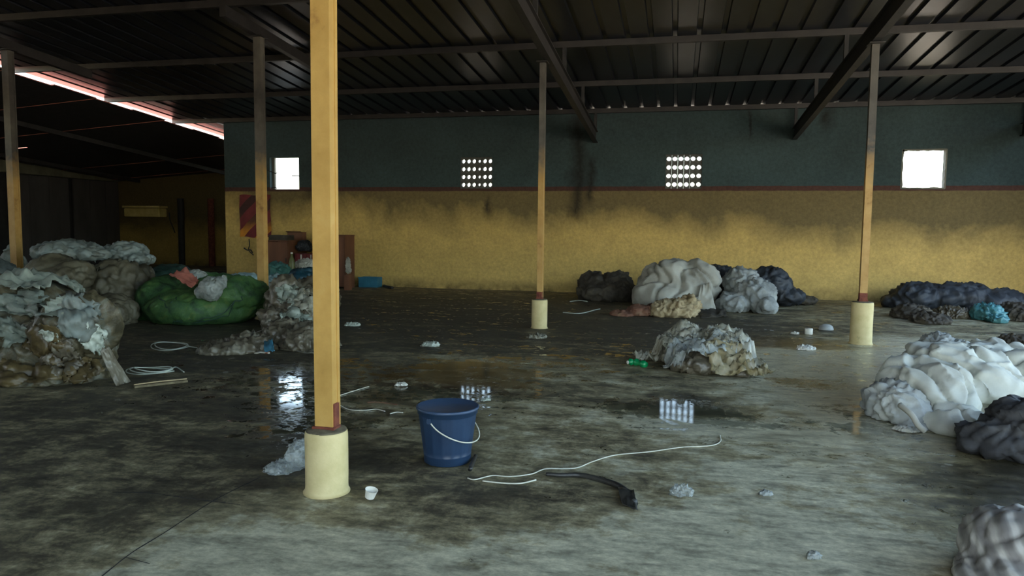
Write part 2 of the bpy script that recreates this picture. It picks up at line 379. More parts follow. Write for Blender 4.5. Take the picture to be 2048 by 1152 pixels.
# vent blocks in the two middle openings: a cement block with one round hole each, 6 x 4
def vent_block(w_, h_, d_, r_):
    n = 16; V, F = [], []
    for yy in (0, d_):
        for k in range(n):
            g = 2 * math.pi * k / n; V.append((r_ * math.cos(g), yy, r_ * math.sin(g)))
        for k in range(n):
            g = 2 * math.pi * k / n; cx, cz = math.cos(g), math.sin(g); s = 1 / max(abs(cx), abs(cz))
            V.append((cx * s * w_ / 2, yy, cz * s * h_ / 2))
    for k in range(n):
        k2 = (k + 1) % n
        F += [(k, k2, n + k2, n + k), (2 * n + k, 3 * n + k, 3 * n + k2, 2 * n + k2), (k, 2 * n + k, 2 * n + k2, k2), (n + k, n + k2, 3 * n + k2, 3 * n + k)]
    return V, F
for wi in (1, 2):
    xa, xb, za, zb = wins[wi]; cw, ch = (xb - xa) / 6, (zb - za) / 4
    root = tag(empty(f'window_{wi + 1}', ((xa + xb) / 2, DW + .05, za)), kind='structure')
    me = {}
    for big in (0, 1):
        v, f = vent_block(cw * .985, ch * .985, .10, cw * (.37 if big else .26)); mm = bpy.data.meshes.new('vent_block')
        mm.from_pydata(v, [], f); mm.update(); mm.materials.append(M['vent']); me[big] = mm
    for i in range(6):
        for j in range(4):
            o = link('vent_block', me[0 if (wi == 1 and i == 3) else 1], None, root)
            o.location = (xa + (i + .5) * cw, DW + .03 + random.uniform(-.006, .006), za + (j + .5) * ch)
# open window on the left: chipped reveal, bent wires; window on the right: rough plaster lip
root = tag(empty('window_1', (-9.62, DW + .1, 2.37)), kind='structure')
xa, xb, za, zb = wins[0]
box('frame', (xa, xa + .06, DW + .12, DW + .19, za, zb), M['wall_plain'], root)
for pts in ([(xa - .06, DW - .02, 2.84), (xa + .05, DW + .03, 2.80), (xa + .13, DW + .05, 2.77), (xa + .16, DW + .06, 2.79)],
            [(xb + .03, DW - .01, 2.70), (xb - .1, DW + .05, 2.705), (xb - .22, DW + .05, 2.71)],
            [(xa + .02, DW + .02, 2.40), (xa + .12, DW + .05, 2.42), (xa + .15, DW + .05, 2.39)]):
    tube('wire', pts, .011, M['black'], root, 5, 4)
root = tag(empty('window_4', (4.9, DW + .1, 2.36)), kind='structure')
xa, xb, za, zb = wins[3]
def lip(p0, p1, n, dirv):
    V, F = [], []; p0 = Vector(p0); p1 = Vector(p1); dirv = Vector(dirv)
    for i in range(n + 1):
        p = p0.lerp(p1, i / n); h = .012 + .03 * abs(mn.noise(p * 5 + Vector((3, 1, 8)))) + .012 * abs(mn.noise(p * 17))
        for yy in (-.004, .12):
            V += [p + Vector((0, yy, 0)) - dirv * .01, p + Vector((0, yy, 0)) + dirv * h]
    for i in range(n):
        a = i * 4; b = a + 4
        F += [(a, a + 1, b + 1, b), (a + 2, b + 2, b + 3, a + 3), (a + 1, a + 3, b + 3, b + 1)]
    mesh_obj('plaster_lip', V, F, M['wall_plain'], root)
lip((xa, DW, za), (xb, DW, za), 24, (0, 0, 1)); lip((xa, DW, zb), (xb, DW, zb), 24, (0, 0, -1)); lip((xa, DW, za), (xa, DW, zb), 24, (1, 0, 0)); lip((xb, DW, za), (xb, DW, zb), 24, (-1, 0, 0))

# unseen side and rear walls, shaped for the daylight; the yard side is open
tag(box('wall_right', (7.7, 7.9, 14.0, DW + .2, 0, roofz(DW) + .1), M['wall_plain']), kind='structure')
tag(box('wall_front', (-21, -2.0, -5.8, -5.6, 0, 5.6), M['wall_plain']), kind='structure')  # spans the left only, to keep that side dimmer

# ---- roof: sheets with raised ribs on purlins and rafters
ceiling = tag(empty('ceiling', (0, 5, 5)), kind='structure')
PITCHW = .362
def sheet_mesh(y0, y1):
    prof = [(0, 0), (.272, 0), (.284, .045), (.350, .045), (.362, 0), (.372, 0.002)]
    V, F = [], []
    for off in (0, .012):
        for yy in (y0, y1):
            for px_, pz in prof: V.append((px_, yy, roofz(yy) + .10 + pz + off))
    n = len(prof)
    for i in range(n - 1):
        F.append((i, n + i, n + i + 1, i + 1)); F.append((2 * n + i, 2 * n + i + 1, 3 * n + i + 1, 3 * n + i))
    for a in (0, n):
        for i in range(n - 1):
            q = (a + i, a + i + 1, a + 2 * n + i + 1, a + 2 * n + i); F.append(q if a == 0 else q[::-1])
    F.append((0, 2 * n, 3 * n, n)); F.append((n - 1, 2 * n - 1, 4 * n - 1, 3 * n - 1))
    mm = bpy.data.meshes.new('roof_sheet'); mm.from_pydata(V, [], F); mm.update(); mm.materials.append(M['roof']); return mm
short, long_ = sheet_mesh(-5.6, DW + .9), sheet_mesh(-5.6, 19.4)
x = -12.75; k = 0
while x < 7.5:  # roof stops early on the right so more sky light enters
    o = link('roof_sheet', long_ if x < -11.2 else short, None, ceiling); o.location.x = x
    o.location.y = random.uniform(-.03, .03) if k > 3 else [0, .05, -.04, .02][k]
    x += PITCHW; k += 1
for i, y in enumerate([-5.4, -3.3, -1.2, 1.0, 2.9, 4.55, 6.95, 9.376, 11.848, 14.215, DW - .10, 18.7]):
    x1 = 7.8 if y < 17 else -11.3
    z = roofz(y)
    g = merge([box_geo(-12.7, x1, y - .028, y + .028, z + .012, z + .098), box_geo(-12.7, x1, y - .028, y + .045, z, z + .012)])
    mesh_obj('purlin', g[0], g[1], M['steel'], ceiling)
PUR = [-5.4, -3.3, -1.2, 1.0, 2.9, 4.55, 6.95, 9.376, 11.848, 14.215, DW - .10]
def slope_bar(xa, xb, za, zb, y0, y1):
    V = []
    for y in (y0, y1):
        z = roofz(y); V += [(xa, y, z + za), (xb, y, z + za), (xb, y, z + zb), (xa, y, z + zb)]
    return V, [(0, 1, 2, 3), (7, 6, 5, 4)] + [(i, 4 + i, 4 + (i + 1) % 4, (i + 1) % 4) for i in range(4)]
for xr in (-1.86, 2.36, 6.65):
    # I-section rafter carried on the columns, with short stools up to each purlin
    g = merge([slope_bar(xr - .05, xr + .05, -.64, -.625, -5.5, DW - .005), slope_bar(xr - .05, xr + .05, -.40, -.385, -5.5, DW - .005), slope_bar(xr - .008, xr + .008, -.625, -.40, -5.5, DW - .005)])
    rf = mesh_obj('rafter', g[0], g[1], M['steel'], ceiling)
    for y in PUR:
        v, f = box_geo(xr - .03, xr + .03, y - .03, y + .03, roofz(y) - .39, roofz(y) + .002); mesh_obj('purlin_stool', v, f, M['black'], rf)

for xr in (-10.95, -6.32):          # the two left columns carry a short bearer under the purlins
    g = merge([slope_bar(xr - .05, xr + .05, -.16, -.001, 9.3, 11.9)]); mesh_obj('bearer', g[0], g[1], M['steel'], ceiling)

# ---- the lower neighbouring lean-to on the left
AZ = lambda x, y: roofz(y) - .03 + (x + 12.6) * .07
DIAG = lambda y: -11.3 if y < 16.77 else -11.3 - (y - 16.77) * .594
annex = tag(empty('annex_roof', (-16.5, 10, 3.6)), kind='structure')
def annex_sheet(y0, y1, x0, x1, lift):
    V, F = [], []; n = 12
    for off in (0, .02):
        for i in range(n + 1):
            xx = x0 + (x1 - x0) * i / n
            for yy in (y0, y1): V.append((xx, yy, AZ(xx, yy) + off + lift))
    m_ = 2 * (n + 1)
    for i in range(n):
        a = i * 2; F += [(a, a + 1, a + 3, a + 2), (m_ + a, m_ + a + 2, m_ + a + 3, m_ + a + 1), (a, m_ + a, m_ + a + 2, a + 2), (a + 1, a + 3, m_ + a + 3, m_ + a + 1)]
    F += [(0, 1, m_ + 1, m_), (m_ - 2, 2 * m_ - 2, 2 * m_ - 1, m_ - 1)]
    o = mesh_obj('roof_sheet', V, F, M['annex_roof'], annex); o.data.materials.append(M['black'])
    for p in o.data.polygons:
        if p.normal.z < -.3: p.material_index = 1      # underside shade painted in as black
y = -6.0; k = 0
while y < 24:
    e = min(-12.58, DIAG(y + 1.1) + .45) + [0, .03, -.03, .02, -.04, .02][k % 6]
    if abs(y - 17.4) < .55:
        annex_sheet(y, y + 1.12, -20.6, -18.62, .0); annex_sheet(y, y + 1.12, -17.95, e, .0); annex_sheet(y + .07, y + 1.12, -18.64, -17.93, .0)
    else:
        annex_sheet(y, y + 1.12, -20.6, e, .012 * (k % 2))
    y += 1.1; k += 1
for xx in (-15.6, -19.2):
    V = []
    for yy in (-5.5, 23.1 if xx < -15.3 else 17.0):
        z = AZ(xx, yy); V += [(xx - .04, yy, z - .12), (xx + .04, yy, z - .12), (xx + .04, yy, z - .005), (xx - .04, yy, z - .005)]
    mesh_obj('purlin', V, [(0, 1, 2, 3), (7, 6, 5, 4)] + [(i, 4 + i, 4 + (i + 1) % 4, (i + 1) % 4) for i in range(4)], M['black'], annex)
# annex walls
V, F = box_geo(-20.4, -14.9, 23.0, 23.2, 0, 3.02); V = [(a, b, c if c < 1 or a < -16 else 3.40) for a, b, c in V]
wa = tag(mesh_obj('wall_annex_back', V, F, M['wall_annex']), kind='structure')
V = []
for zz in (0, 1):
    V += [(-11.3, DW + .2, zz * 4.02), (-11.15, DW + .25, zz * 4.02), (-14.85, 23.1, zz * 3.37), (-15.0, 23.05, zz * 3.36)]
tag(mesh_obj('wall_light_stop', V, [(3, 2, 1, 0), (4, 5, 6, 7)] + [(i, (i + 1) % 4, 4 + (i + 1) % 4, 4 + i) for i in range(4)], M['wall_annex']), kind='structure')  # unseen diagonal wall added to keep sky light out of the annex
lt = Wp(120, 353, 20.2).z
wl = tag(box('wall_left', (-20.4, -20.0, -5.7, 23.0, lt, 3.45), simple('greenish_concrete', [(.3, (.07, .075, .05)), (.7, (.17, .165, .11))], 2, .9)), kind='structure')  # concrete in a greenish grey
dl = simple('dull_grey_sheet', [(.3, (.05, .047, .047)), (.7, (.09, .085, .083))], 2, .6, stretch=(1, 1, .3))
dr = tag(empty('door_1', (-20.1, 20, 0)), kind='structure')
for (pa, pb) in ((20, 140), (150, 243)):
    ya = ray(pa, 450).y / ray(pa, 450).x * -20.1; yb = ray(pb, 450).y / ray(pb, 450).x * -20.1
    d_ = box('door_leaf', (-20.16, -20.1, ya, yb, .02, lt - .02), dl, dr)
    for t in (.33, .66): 
        ym = ya + (yb - ya) * t; mesh_obj('seam', *box_geo(-20.1, -20.085, ym - .015, ym + .015, .02, lt - .02), dl, d_)
tag(box('wall_left_lower', (-20.4, -20.2, -5.7, 23.0, 0, lt), M['black']), kind='structure')
lm = simple('pale_yellow_paint', [(.3, (.55, .42, .12)), (.7, (.75, .62, .24))], 4, .7)
a, b = Wp(252, 433, 22.7), Wp(322, 413, 22.7)
lg = tag(empty('trim_1', ((a.x + b.x) / 2, 22.85, a.z)), kind='structure')
box('ledge', (a.x, b.x, 22.6, 23.0, a.z, b.z - .07), lm, lg, .02); box('ledge_cap', (a.x - .03, b.x + .05, 22.55, 23.0, b.z - .05, b.z + .02), lm, lg, .01)
a, b = Wp(243, 308, 22.7), Wp(316, 299, 22.7)
tag(box('trim_2', (a.x, b.x, 22.6, 22.75, a.z, b.z), simple('dirty_cream_beam', [(.3, (.2, .18, .09)), (.7, (.36, .33, .2))], 6, .8), None, .01), kind='structure')
tube('dangling_wire', [Wp(338, 425, 22.9), Wp(340, 440, 22.85), Wp(346, 455, 22.85), Wp(350, 466, 22.9)], .02, M['black'], wa)
for pa in (365, 425):
    a = Wp(pa, 480, 22.95); mesh_obj('drain_pipe', *lathe_geo([(.11, 0), (.11, 2.4)], (a.x, 22.9, 0), 12), M['rust'] if pa > 400 else M['black'], wa)

# ================================================================== COLUMNS
def column(px, py_base, label, wd, dp, ph, front=False, pr=.1155, Y=None, lean=0.0, hide_ped=False):
    p = G(px, py_base) if Y is None else Vector((px, Y, 0))
    t = tag(empty('steel_column', (p.x, p.y, 0)), label, 'column', 'ochre steel columns holding the roof')
    top = roofz(p.y) - (.642 if p.x > -5 else .16)
    sd = p.x * 3.1
    def md(j, g): return 1 + .018 * mn.noise(Vector((math.cos(g) * 1.6 + sd, math.sin(g) * 1.6, j * .5))) + (.06 * max(0, mn.noise(Vector((math.cos(g) * 3, math.sin(g) * 3, sd)))) if j == 0 else 0)
    pe = lathe('pedestal', [(pr * 1.10, 0), (pr * 1.02, .018), (pr, .04), (pr, ph * .3), (pr * .995, ph * .6), (pr, ph * .93), (pr * .985, ph - .006), (pr * .93, ph)], (p.x, p.y, 0), M['pedestal'], t, 40, md)
    lathe('pedestal_cap', [(pr * .95, ph - .002), (pr * .93, ph + .004), (pr * .5, ph + .012), (.01, ph + .014)], (p.x, p.y, 0), M['pedestal_top'], pe, 28, lambda j, g: 1 + .03 * mn.noise(Vector((math.cos(g) * 4, math.sin(g) * 4, sd + j))))
    pm = M['post'] if front else M['post_far']
    z0 = ph + (.02 if front else .03)
    def post(xa, xb, ya, yb, mat, nm):
        V, F = [], []; n = 14
        for i in range(n + 1):
            z = z0 + (top - z0) * i / n; ox = lean * (top - z) + .003 * mn.noise(Vector((sd, z * 1.3, 0)))
            V += [(p.x + xa + ox, p.y + ya, z), (p.x + xb + ox, p.y + ya, z), (p.x + xb + ox, p.y + yb, z), (p.x + xa + ox, p.y + yb, z)]
        for i in range(n):
            for k in range(4): F.append((i * 4 + k, i * 4 + (k + 1) % 4, i * 4 + 4 + (k + 1) % 4, i * 4 + 4 + k))
        F += [(3, 2, 1, 0), (n * 4, n * 4 + 1, n * 4 + 2, n * 4 + 3)]
        return mesh_obj(nm, V, F, mat, t)
    post(-wd / 2, wd / 2, -dp / 2, dp / 2 - .006, pm, 'post')
    post(-wd / 2 + .004, wd / 2 + .005, dp / 2 - .005, dp / 2 + .022, pm, 'post_flange')
    box('base_plate', (p.x - wd * .62, p.x + wd * .62, p.y - dp * .7, p.y + dp * .7, ph + .006, z0 + .004), M['rust'], t, .003)
    if front:
        box('rust_patch', (p.x + wd / 2 - .004, p.x + wd / 2 + .007, p.y - dp / 2 + .008, p.y + dp / 2 + .01, z0, z0 + .13), M['rust'], t, .003)
    else:
        box('rusted_foot', (p.x - wd * .54, p.x + wd * .54, p.y - dp * .56, p.y + dp * .56, z0, z0 + .09), M['rust'], t, .004)
    box('head_plate', (p.x - wd, p.x + wd, p.y - .1, p.y + .1, top - .012, top), M['steel'], t)
    return t
column(654, 982, 'nearest ochre column on a round cream pedestal, beside the blue bucket', .105, .062, .345, True)
column(1078.5, 656, 'slim ochre column standing alone in the middle distance before the back wall', .078, .06, .42, lean=0.0)
column(1721, 687, 'slim column on a tall cream pedestal near the white sacks on the right', .09, .07, .545, pr=.135)
column(-6.30, 0, 'ochre column rising behind the green net bundle', .12, .09, .40, Y=10.15)
column(-10.95, 0, 'rusty column at the far left edge behind the sacks', .13, .1, .40, Y=10.15)

# ================================================================== SOFT HEAPS
def fold(p, L, st, seed):
    q = p / L + Vector((seed * 3.7, seed * 1.3, seed * 7.1))
    wq = q + Vector((mn.noise(q * 1.1), mn.noise(q * 1.1 + Vector((9, 2, 4))), mn.noise(q * 1.1 + Vector((3, 8, 1))))) * .45
    n0 = mn.noise(q * 1.3)
    if st == 'foam':      # padded sheet: broad swells, few long creases
        a = Vector((wq.x * 1.5 + wq.z * .6, wq.y * 1.5, wq.z * 1.1 - wq.x * .5))
        return .13 * n0 - .18 * (1 - abs(mn.noise(a * .9))) ** 10 + .06 * (1 - abs(mn.noise(a * 1.5 + Vector((6, 2, 9))))) ** 7 + .03 * (1 - abs(mn.noise(wq * 2.6))) ** 4 + .008 * mn.noise(q * 9)
    if st == 'sack':
        return .10 * n0 - .13 * (1 - abs(mn.noise(wq * 1.9))) ** 6 + .07 * (1 - abs(mn.noise(wq * 3.4 + Vector((5, 5, 5))))) ** 4 + .03 * mn.noise(q * 9)
    if st == 'net':       # bundle tied in netting: bulges
        return .10 * n0 + .05 * mn.noise(q * 4) - .06 * (1 - abs(mn.noise(wq * 2.6))) ** 6 + .025 * mn.noise(q * 11) + .015 * mn.noise(q * 22)
    if st == 'cloth':
        return .12 * n0 + .16 * (1 - abs(mn.noise(wq * 2.0))) ** 4 - .14 * (1 - abs(mn.noise(wq * 3.1 + Vector((4, 1, 7))))) ** 5 + .05 * (1 - abs(mn.noise(wq * 6))) ** 3
    # crumpled plastic
    return .15 * n0 + .26 * (1 - abs(mn.noise(wq * 2.4))) ** 4 - .24 * (1 - abs(mn.noise(wq * 3.4 + Vector((2, 6, 1))))) ** 4 + .12 * (1 - abs(mn.noise(wq * 6.5))) ** 3 + .05 * (1 - abs(mn.noise(wq * 13))) ** 3
def lump_mesh(name, ells, st, seed, amp=1.0, vox=None, ground=True, sub=3):
    bm = bmesh.new(); L = 0
    for e in ells:
        px, py, Y, rx, rz, ry = e[:6]; c = Wp(px, py, Y); s = mpp(c); rx *= s; rz *= s
        L = max(L, (rx * rz * ry) ** (1 / 3))
        R = Matrix.Rotation(YAW + (e[6] if len(e) > 6 else 0), 4, 'Z')
        if len(e) > 7: R = R @ Matrix.Rotation(e[7], 4, 'Y')
        bmesh.ops.create_icosphere(bm, subdivisions=sub, radius=1, matrix=Matrix.Translation(c) @ R @ Matrix.Diagonal((rx, ry, rz, 1)))
    me = bpy.data.meshes.new('tmp'); bm.to_mesh(me); bm.free()
    o = bpy.data.objects.new('tmp', me); col.objects.link(o)
    md = o.modifiers.new('r', 'REMESH'); md.mode = 'VOXEL'; md.voxel_size = vox or L / 17; md.use_smooth_shade = True
    sm = o.modifiers.new('s', 'SMOOTH'); sm.iterations = 6; sm.factor = .5
    dg = bpy.context.evaluated_depsgraph_get(); dg.update()
    nm = bpy.data.meshes.new_from_object(o.evaluated_get(dg)); bpy.data.objects.remove(o); bpy.data.meshes.remove(me)
    nm.name = name
    co = [v.co.copy() for v in nm.vertices]; no = [v.normal.copy() for v in nm.vertices]
    for v, c, n in zip(nm.vertices, co, no):
        d = fold(c, L, st, seed) * L * amp
        p = c + n * d
        if ground and p.z < .012:
            p.z = .004 + .008 * abs(mn.noise(c * 9))
        v.co = p
    nm.update(); nm.materials.clear()
    nm.polygons.foreach_set('use_smooth', [True] * len(nm.polygons))
    return nm
SEED = [0]
from mathutils.bvhtree import BVHTree
DONE = []      # heaps already lying there: later ones press against them instead of running through
def settle(me, move=True):
    me.update()
    polys = [tuple(p.vertices) for p in me.polygons]
    for bvh, lo, hi in (DONE if move else []):
        near = [v for v in me.vertices if lo.x < v.co.x < hi.x and lo.y < v.co.y < hi.y and lo.z < v.co.z < hi.z]
        for v in near:
            loc, nr, ix, ds = bvh.find_nearest(v.co)
            if (v.co - loc).dot(nr) < .008: v.co = loc + nr * .016
    cen = sum((v.co for v in me.vertices), Vector()) / len(me.vertices)
    for it in range(16):                       # whatever still cuts is pressed back further
        hit = False
        for bvh, lo, hi in (DONE if move else []):
            mine = BVHTree.FromPolygons([v.co for v in me.vertices], polys)
            ids = {k for a, b in mine.overlap(bvh) for k in polys[a]}
            for k in ids:
                v = me.vertices[k]; loc, nr, ix, ds = bvh.find_nearest(v.co); v.co = loc + nr * (.02 + .012 * it) if it < 5 else v.co.lerp(cen, .06); hit = True
                if v.co.z < .006: v.co.z = .006
        if not hit: break
    me.update()
    co = [v.co for v in me.vertices]
    lo = Vector([min(c[i] for c in co) for i in range(3)]) - Vector((.02,) * 3); hi = Vector([max(c[i] for c in co) for i in range(3)]) + Vector((.02,) * 3)
    DONE.append((BVHTree.FromPolygons(co, polys), lo, hi))
def lump(name, ells, mat, st, label=None, cat=None, parent=None, amp=1.0, group=None, vox=None, ground=True):
    SEED[0] += 1
    me = lump_mesh(name, ells, st, SEED[0], amp, vox, ground)
    settle(me, parent is None)
    o = link(name, me, mat, parent)
    if label: tag(o, label, cat, group)
    return o
def sheet(name, corners, mat, parent=None, amp=.05, n=18, freq=3.0, thick=.004, seed=0, ground=True):
    """a crumpled sheet between four places (a,b,c,d), with a thin edge"""
    a, b, c, d = [Vector(q) for q in corners]; V, F = [], []
    nrm = (b - a).cross(d - a).normalized()
    for i in range(n + 1):
        for j in range(n + 1):
            u, v = i / n, j / n
            eu = .05 * mn.noise(Vector((v * 4, seed, 1))) * (1 if i in (0, n) else 0); u2 = u + eu; v2 = v + (.05 * mn.noise(Vector((u * 4, seed, 5))) if j in (0, n) else 0)
            p = (a * (1 - u2) + b * u2) * (1 - v2) + (d * (1 - u2) + c * u2) * v2
            q = Vector((u * freq, v * freq, seed * 5.3)); q += Vector((mn.noise(q * .8), mn.noise(q * .8 + Vector((5, 1, 3))), 0)) * .5
            h = amp * ((1 - abs(mn.noise(q))) ** 3 * 1.1 - .6 + .5 * (1 - abs(mn.noise(q * 2.3))) ** 3)
            p = p + nrm * h
            if ground: p.z = max(p.z, .006 + .004 * (1 + mn.noise(q * 4)))
            V.append(p)
    N = len(V); V += [p - nrm * thick for p in V]
    for i in range(n):
        for j in range(n):
            q = (i * (n + 1) + j, (i + 1) * (n + 1) + j, (i + 1) * (n + 1) + j + 1, i * (n + 1) + j + 1)
            F += [q, tuple(N + k for k in q[::-1])]
    e = [i * (n + 1) for i in range(n + 1)] + [n * (n + 1) + j for j in range(1, n + 1)] + [i * (n + 1) + n for i in range(n - 1, -1, -1)] + [j for j in range(n - 1, 0, -1)]
    for k in range(len(e)):
        k2 = (k + 1) % len(e); F.append((e[k], N + e[k], N + e[k2], e[k2]))
    return mesh_obj(name, V, F, mat, parent, True)

def one_piece(V, F):
    """keep only the largest connected piece of a torn film"""
    par = list(range(len(V)))
    def find(a):
        while par[a] != a: par[a] = par[par[a]]; a = par[a]
        return a
    for f in F:
        for k in f[1:]: par[find(k)] = find(f[0])
    cnt = {}
    for f in F: cnt[find(f[0])] = cnt.get(find(f[0]), 0) + 1
    best = max(cnt, key=cnt.get); F = [f for f in F if find(f[0]) == best]
    used = sorted({k for f in F for k in f}); mp_ = {k: i for i, k in enumerate(used)}
    return [V[k] for k in used], [tuple(mp_[k] for k in f) for f in F]
def drape(name, over, c, sx, sy, rot, mat, amp=.05, freq=4.0, seed=0, n=44, lift=.012, thick=.002):
    """a film laid over a heap: it follows the heap, bridges hollows, wrinkles and runs out ragged on the floor"""
    bv = BVHTree.FromPolygons([v.co for v in over.data.vertices], [tuple(p.vertices) for p in over.data.polygons])
    ca, sa = math.cos(rot), math.sin(rot); H_ = np.zeros((n + 1, n + 1)); P = {}
    for i in range(n + 1):
        for j in range(n + 1):
            u, v = (i / n - .5) * 2 * sx, (j / n - .5) * 2 * sy
            x, y = c[0] + u * ca - v * sa, c[1] + u * sa + v * ca; P[i, j] = (x, y)
            h = bv.ray_cast(Vector((x, y, 3)), Vector((0, 0, -1))); H_[i, j] = h[0].z if h[0] else 0.0
    K = H_.copy()
    for it in range(3):
        Q = np.pad(K, 1, mode='edge'); K = np.maximum(H_, (Q[:-2, 1:-1] + Q[2:, 1:-1] + Q[1:-1, :-2] + Q[1:-1, 2:]) / 4)
    V, F, ID = [], [], {}
    for i in range(n + 1):
        for j in range(n + 1):
            a, b = i / n * 2 - 1, j / n * 2 - 1; g = math.atan2(b, a)
            if math.hypot(a, b) > .86 + .22 * mn.noise(Vector((math.cos(g) * 2.2, math.sin(g) * 2.2, seed))): continue
            q = Vector((a * freq * .55 + seed, b * freq, seed * 3.3)); q += Vector((mn.noise(q * .6), mn.noise(q * .6 + Vector((4, 1, 2))), 0)) * .9
            r = amp * ((1 - abs(mn.noise(q))) ** 4 + .5 * (1 - abs(mn.noise(q * 2.1 + Vector((7, 3, 1))))) ** 4 + .25 * (1 - abs(mn.noise(q * 4.3))) ** 3)
            ID[i, j] = len(V); V.append(Vector((P[i, j][0], P[i, j][1], K[i, j] + lift + r)))
    N = len(V)
    for i in range(n):
        for j in range(n):
            k = [(i, j), (i + 1, j), (i + 1, j + 1), (i, j + 1)]
            if all(q in ID for q in k): F.append(tuple(ID[q] for q in k))
    V, F = one_piece(V, F)
    me = bpy.data.meshes.new(name); me.from_pydata([tuple(v) for v in V], [], F); me.update()
    me.polygons.foreach_set('use_smooth', [True] * len(me.polygons))
    o = link(name, me, mat, over); sd = o.modifiers.new('t', 'SOLIDIFY'); sd.thickness = thick
    return o
def cling(name, over, cx, cyy, rx, ry, mat, amp=.03, freq=3.0, seed=0, n=30, rot=0.0, lift=.006):
    """a torn film lying against the front of a heap, wrinkled and ragged-edged"""
    bv = BVHTree.FromPolygons([v.co for v in over.data.vertices], [tuple(p.vertices) for p in over.data.polygons])
    V, F, ID = [], [], {}; ca, sa = math.cos(rot), math.sin(rot)
    for i in range(n + 1):
        for j in range(n + 1):
            a, b = i / n * 2 - 1, j / n * 2 - 1; g = math.atan2(b, a)
            if math.hypot(a, b) > .8 + .4 * mn.noise(Vector((math.cos(g) * 1.8, math.sin(g) * 1.8, seed + .5))): continue
            h = bv.ray_cast(CAMP, ray(cx + a * rx * ca - b * ry * sa, cyy + a * rx * sa + b * ry * ca).normalized())
            if not h[0]: continue
            q = Vector((a * freq, b * freq * .5, seed * 3.1)); q += Vector((mn.noise(q * .7), mn.noise(q * .7 + Vector((4, 1, 2))), 0)) * .8
            r = amp * ((1 - abs(mn.noise(q))) ** 4 + .5 * (1 - abs(mn.noise(q * 2.2 + Vector((7, 3, 1))))) ** 4)
            nn = h[1] if h[1].dot(CF) < 0 else -h[1]
            ID[i, j] = len(V); p = h[0] + nn * (lift + r); p.z = max(p.z, .008); V.append(p)
    for i in range(n):
        for j in range(n):
            k = [(i, j), (i + 1, j), (i + 1, j + 1), (i, j + 1)]
            if all(q in ID for q in k):
                w_ = [V[ID[q]] for q in k]
                if max((w_[0] - w_[2]).length, (w_[1] - w_[3]).length) < .3: F.append(tuple(ID[q] for q in k))
    V, F = one_piece(V, F)
    me = bpy.data.meshes.new(name); me.from_pydata([tuple(v) for v in V], [], F); me.update()
    me.polygons.foreach_set('use_smooth', [True] * len(me.polygons))
    o = link(name, me, mat, over); sd = o.modifiers.new('t', 'SOLIDIFY'); sd.thickness = .002; return o
m_foam = simple('white_quilt_foam', [(.25, (.20, .20, .17)), (.42, (.46, .47, .42)), (.7, (.60, .62, .55))], 2.4, .85, 6, bmp=.15, bscale=24)
m_foam2 = simple('grey_white_foam', [(.25, (.19, .18, .15)), (.45, (.36, .35, .30)), (.75, (.47, .47, .41))], 1.6, .85, 6, bmp=.2, bscale=16)
m_greycloth = simple('grey_blue_cloth', [(.3, (.14, .15, .15)), (.5, (.33, .35, .34)), (.7, (.46, .48, .45))], 2.2, .8, bmp=.25)
m_dark = simple('dark_rag', [(.3, (.018, .018, .02)), (.6, (.05, .05, .052)), (.8, (.12, .11, .09))], 3, .8, bmp=.3)
m_dbrown = simple('dark_brown_rag', [(.3, (.02, .017, .013)), (.55, (.06, .05, .036)), (.75, (.15, .125, .085))], 4, .8, bmp=.35)
m_cream = simple('cream_cloth', [(.3, (.17, .11, .055)), (.5, (.44, .34, .19)), (.75, (.60, .50, .32))], 5, .85, bmp=.3)
m_redcl = simple('dusty_red_cloth', [(.3, (.09, .04, .025)), (.55, (.22, .10, .06)), (.75, (.26, .17, .10))], 5, .85, bmp=.3)
m_net = simple('green_net', [(.28, (0.015, 0.034, 0.019)), (.45, (0.043, 0.111, 0.038)), (.6, (0.076, 0.170, 0.047)), (.78, (0.187, 0.221, 0.060))], 3.2, .6, 9, bmp=.6, bscale=38, dist=1.5, bdist=.012)
m_netd = simple('dark_green_net', [(.3, (.012, .03, .026)), (.6, (.03, .075, .055)), (.8, (.06, .12, .08))], 3.5, .6, bmp=.5, bscale=30)
m_sackb = simple('blue_grey_sack', [(.3, (0.111, 0.102, 0.076)), (.5, (0.204, 0.238, 0.221)), (.7, (0.289, 0.357, 0.357))], 2.4, .55, bmp=.3, spec=.5)
m_sacko = simple('olive_grey_sack', [(.28, (0.037, 0.033, 0.020)), (.5, (0.116, 0.102, 0.065)), (.68, (0.184, 0.173, 0.122)), (.8, (0.224, 0.231, 0.184))], 2.8, .6, 8, bmp=.4, bscale=14)
m_bale = simple('mixed_plastic_bale', [(.25, (0.019, 0.017, 0.010)), (.42, (0.062, 0.053, 0.028)), (.52, (0.124, 0.105, 0.062)), (.63, (0.161, 0.167, 0.130)), (.8, (0.273, 0.285, 0.236))], 4.2, .45, 10, bmp=.7, bscale=11, dist=1.2, bdist=.02)
m_plastic = simple('clear_dirty_plastic', [(.3, (.20, .18, .12)), (.55, (.42, .41, .33)), (.75, (.58, .58, .50))], 5, .22, 6, bmp=.5, bscale=16, alpha=(.55, .92))
m_plasticg = simple('grey_brown_film', [(.28, (0.039, 0.033, 0.021)), (.5, (0.133, 0.113, 0.078)), (.72, (0.257, 0.242, 0.187))], 4, .35, 8, bmp=.6, bscale=13)
m_bagc = simple('clear_bag', [(.3, (.40, .43, .41)), (.7, (.56, .60, .57))], 6, .22, 4, bmp=.4, bscale=22, alpha=(.25, .7))
m_greybag = simple('milky_bag', [(.3, (.26, .28, .26)), (.7, (.40, .43, .40))], 6, .45, 4, bmp=.4, bscale=18, alpha=(.7, .95))
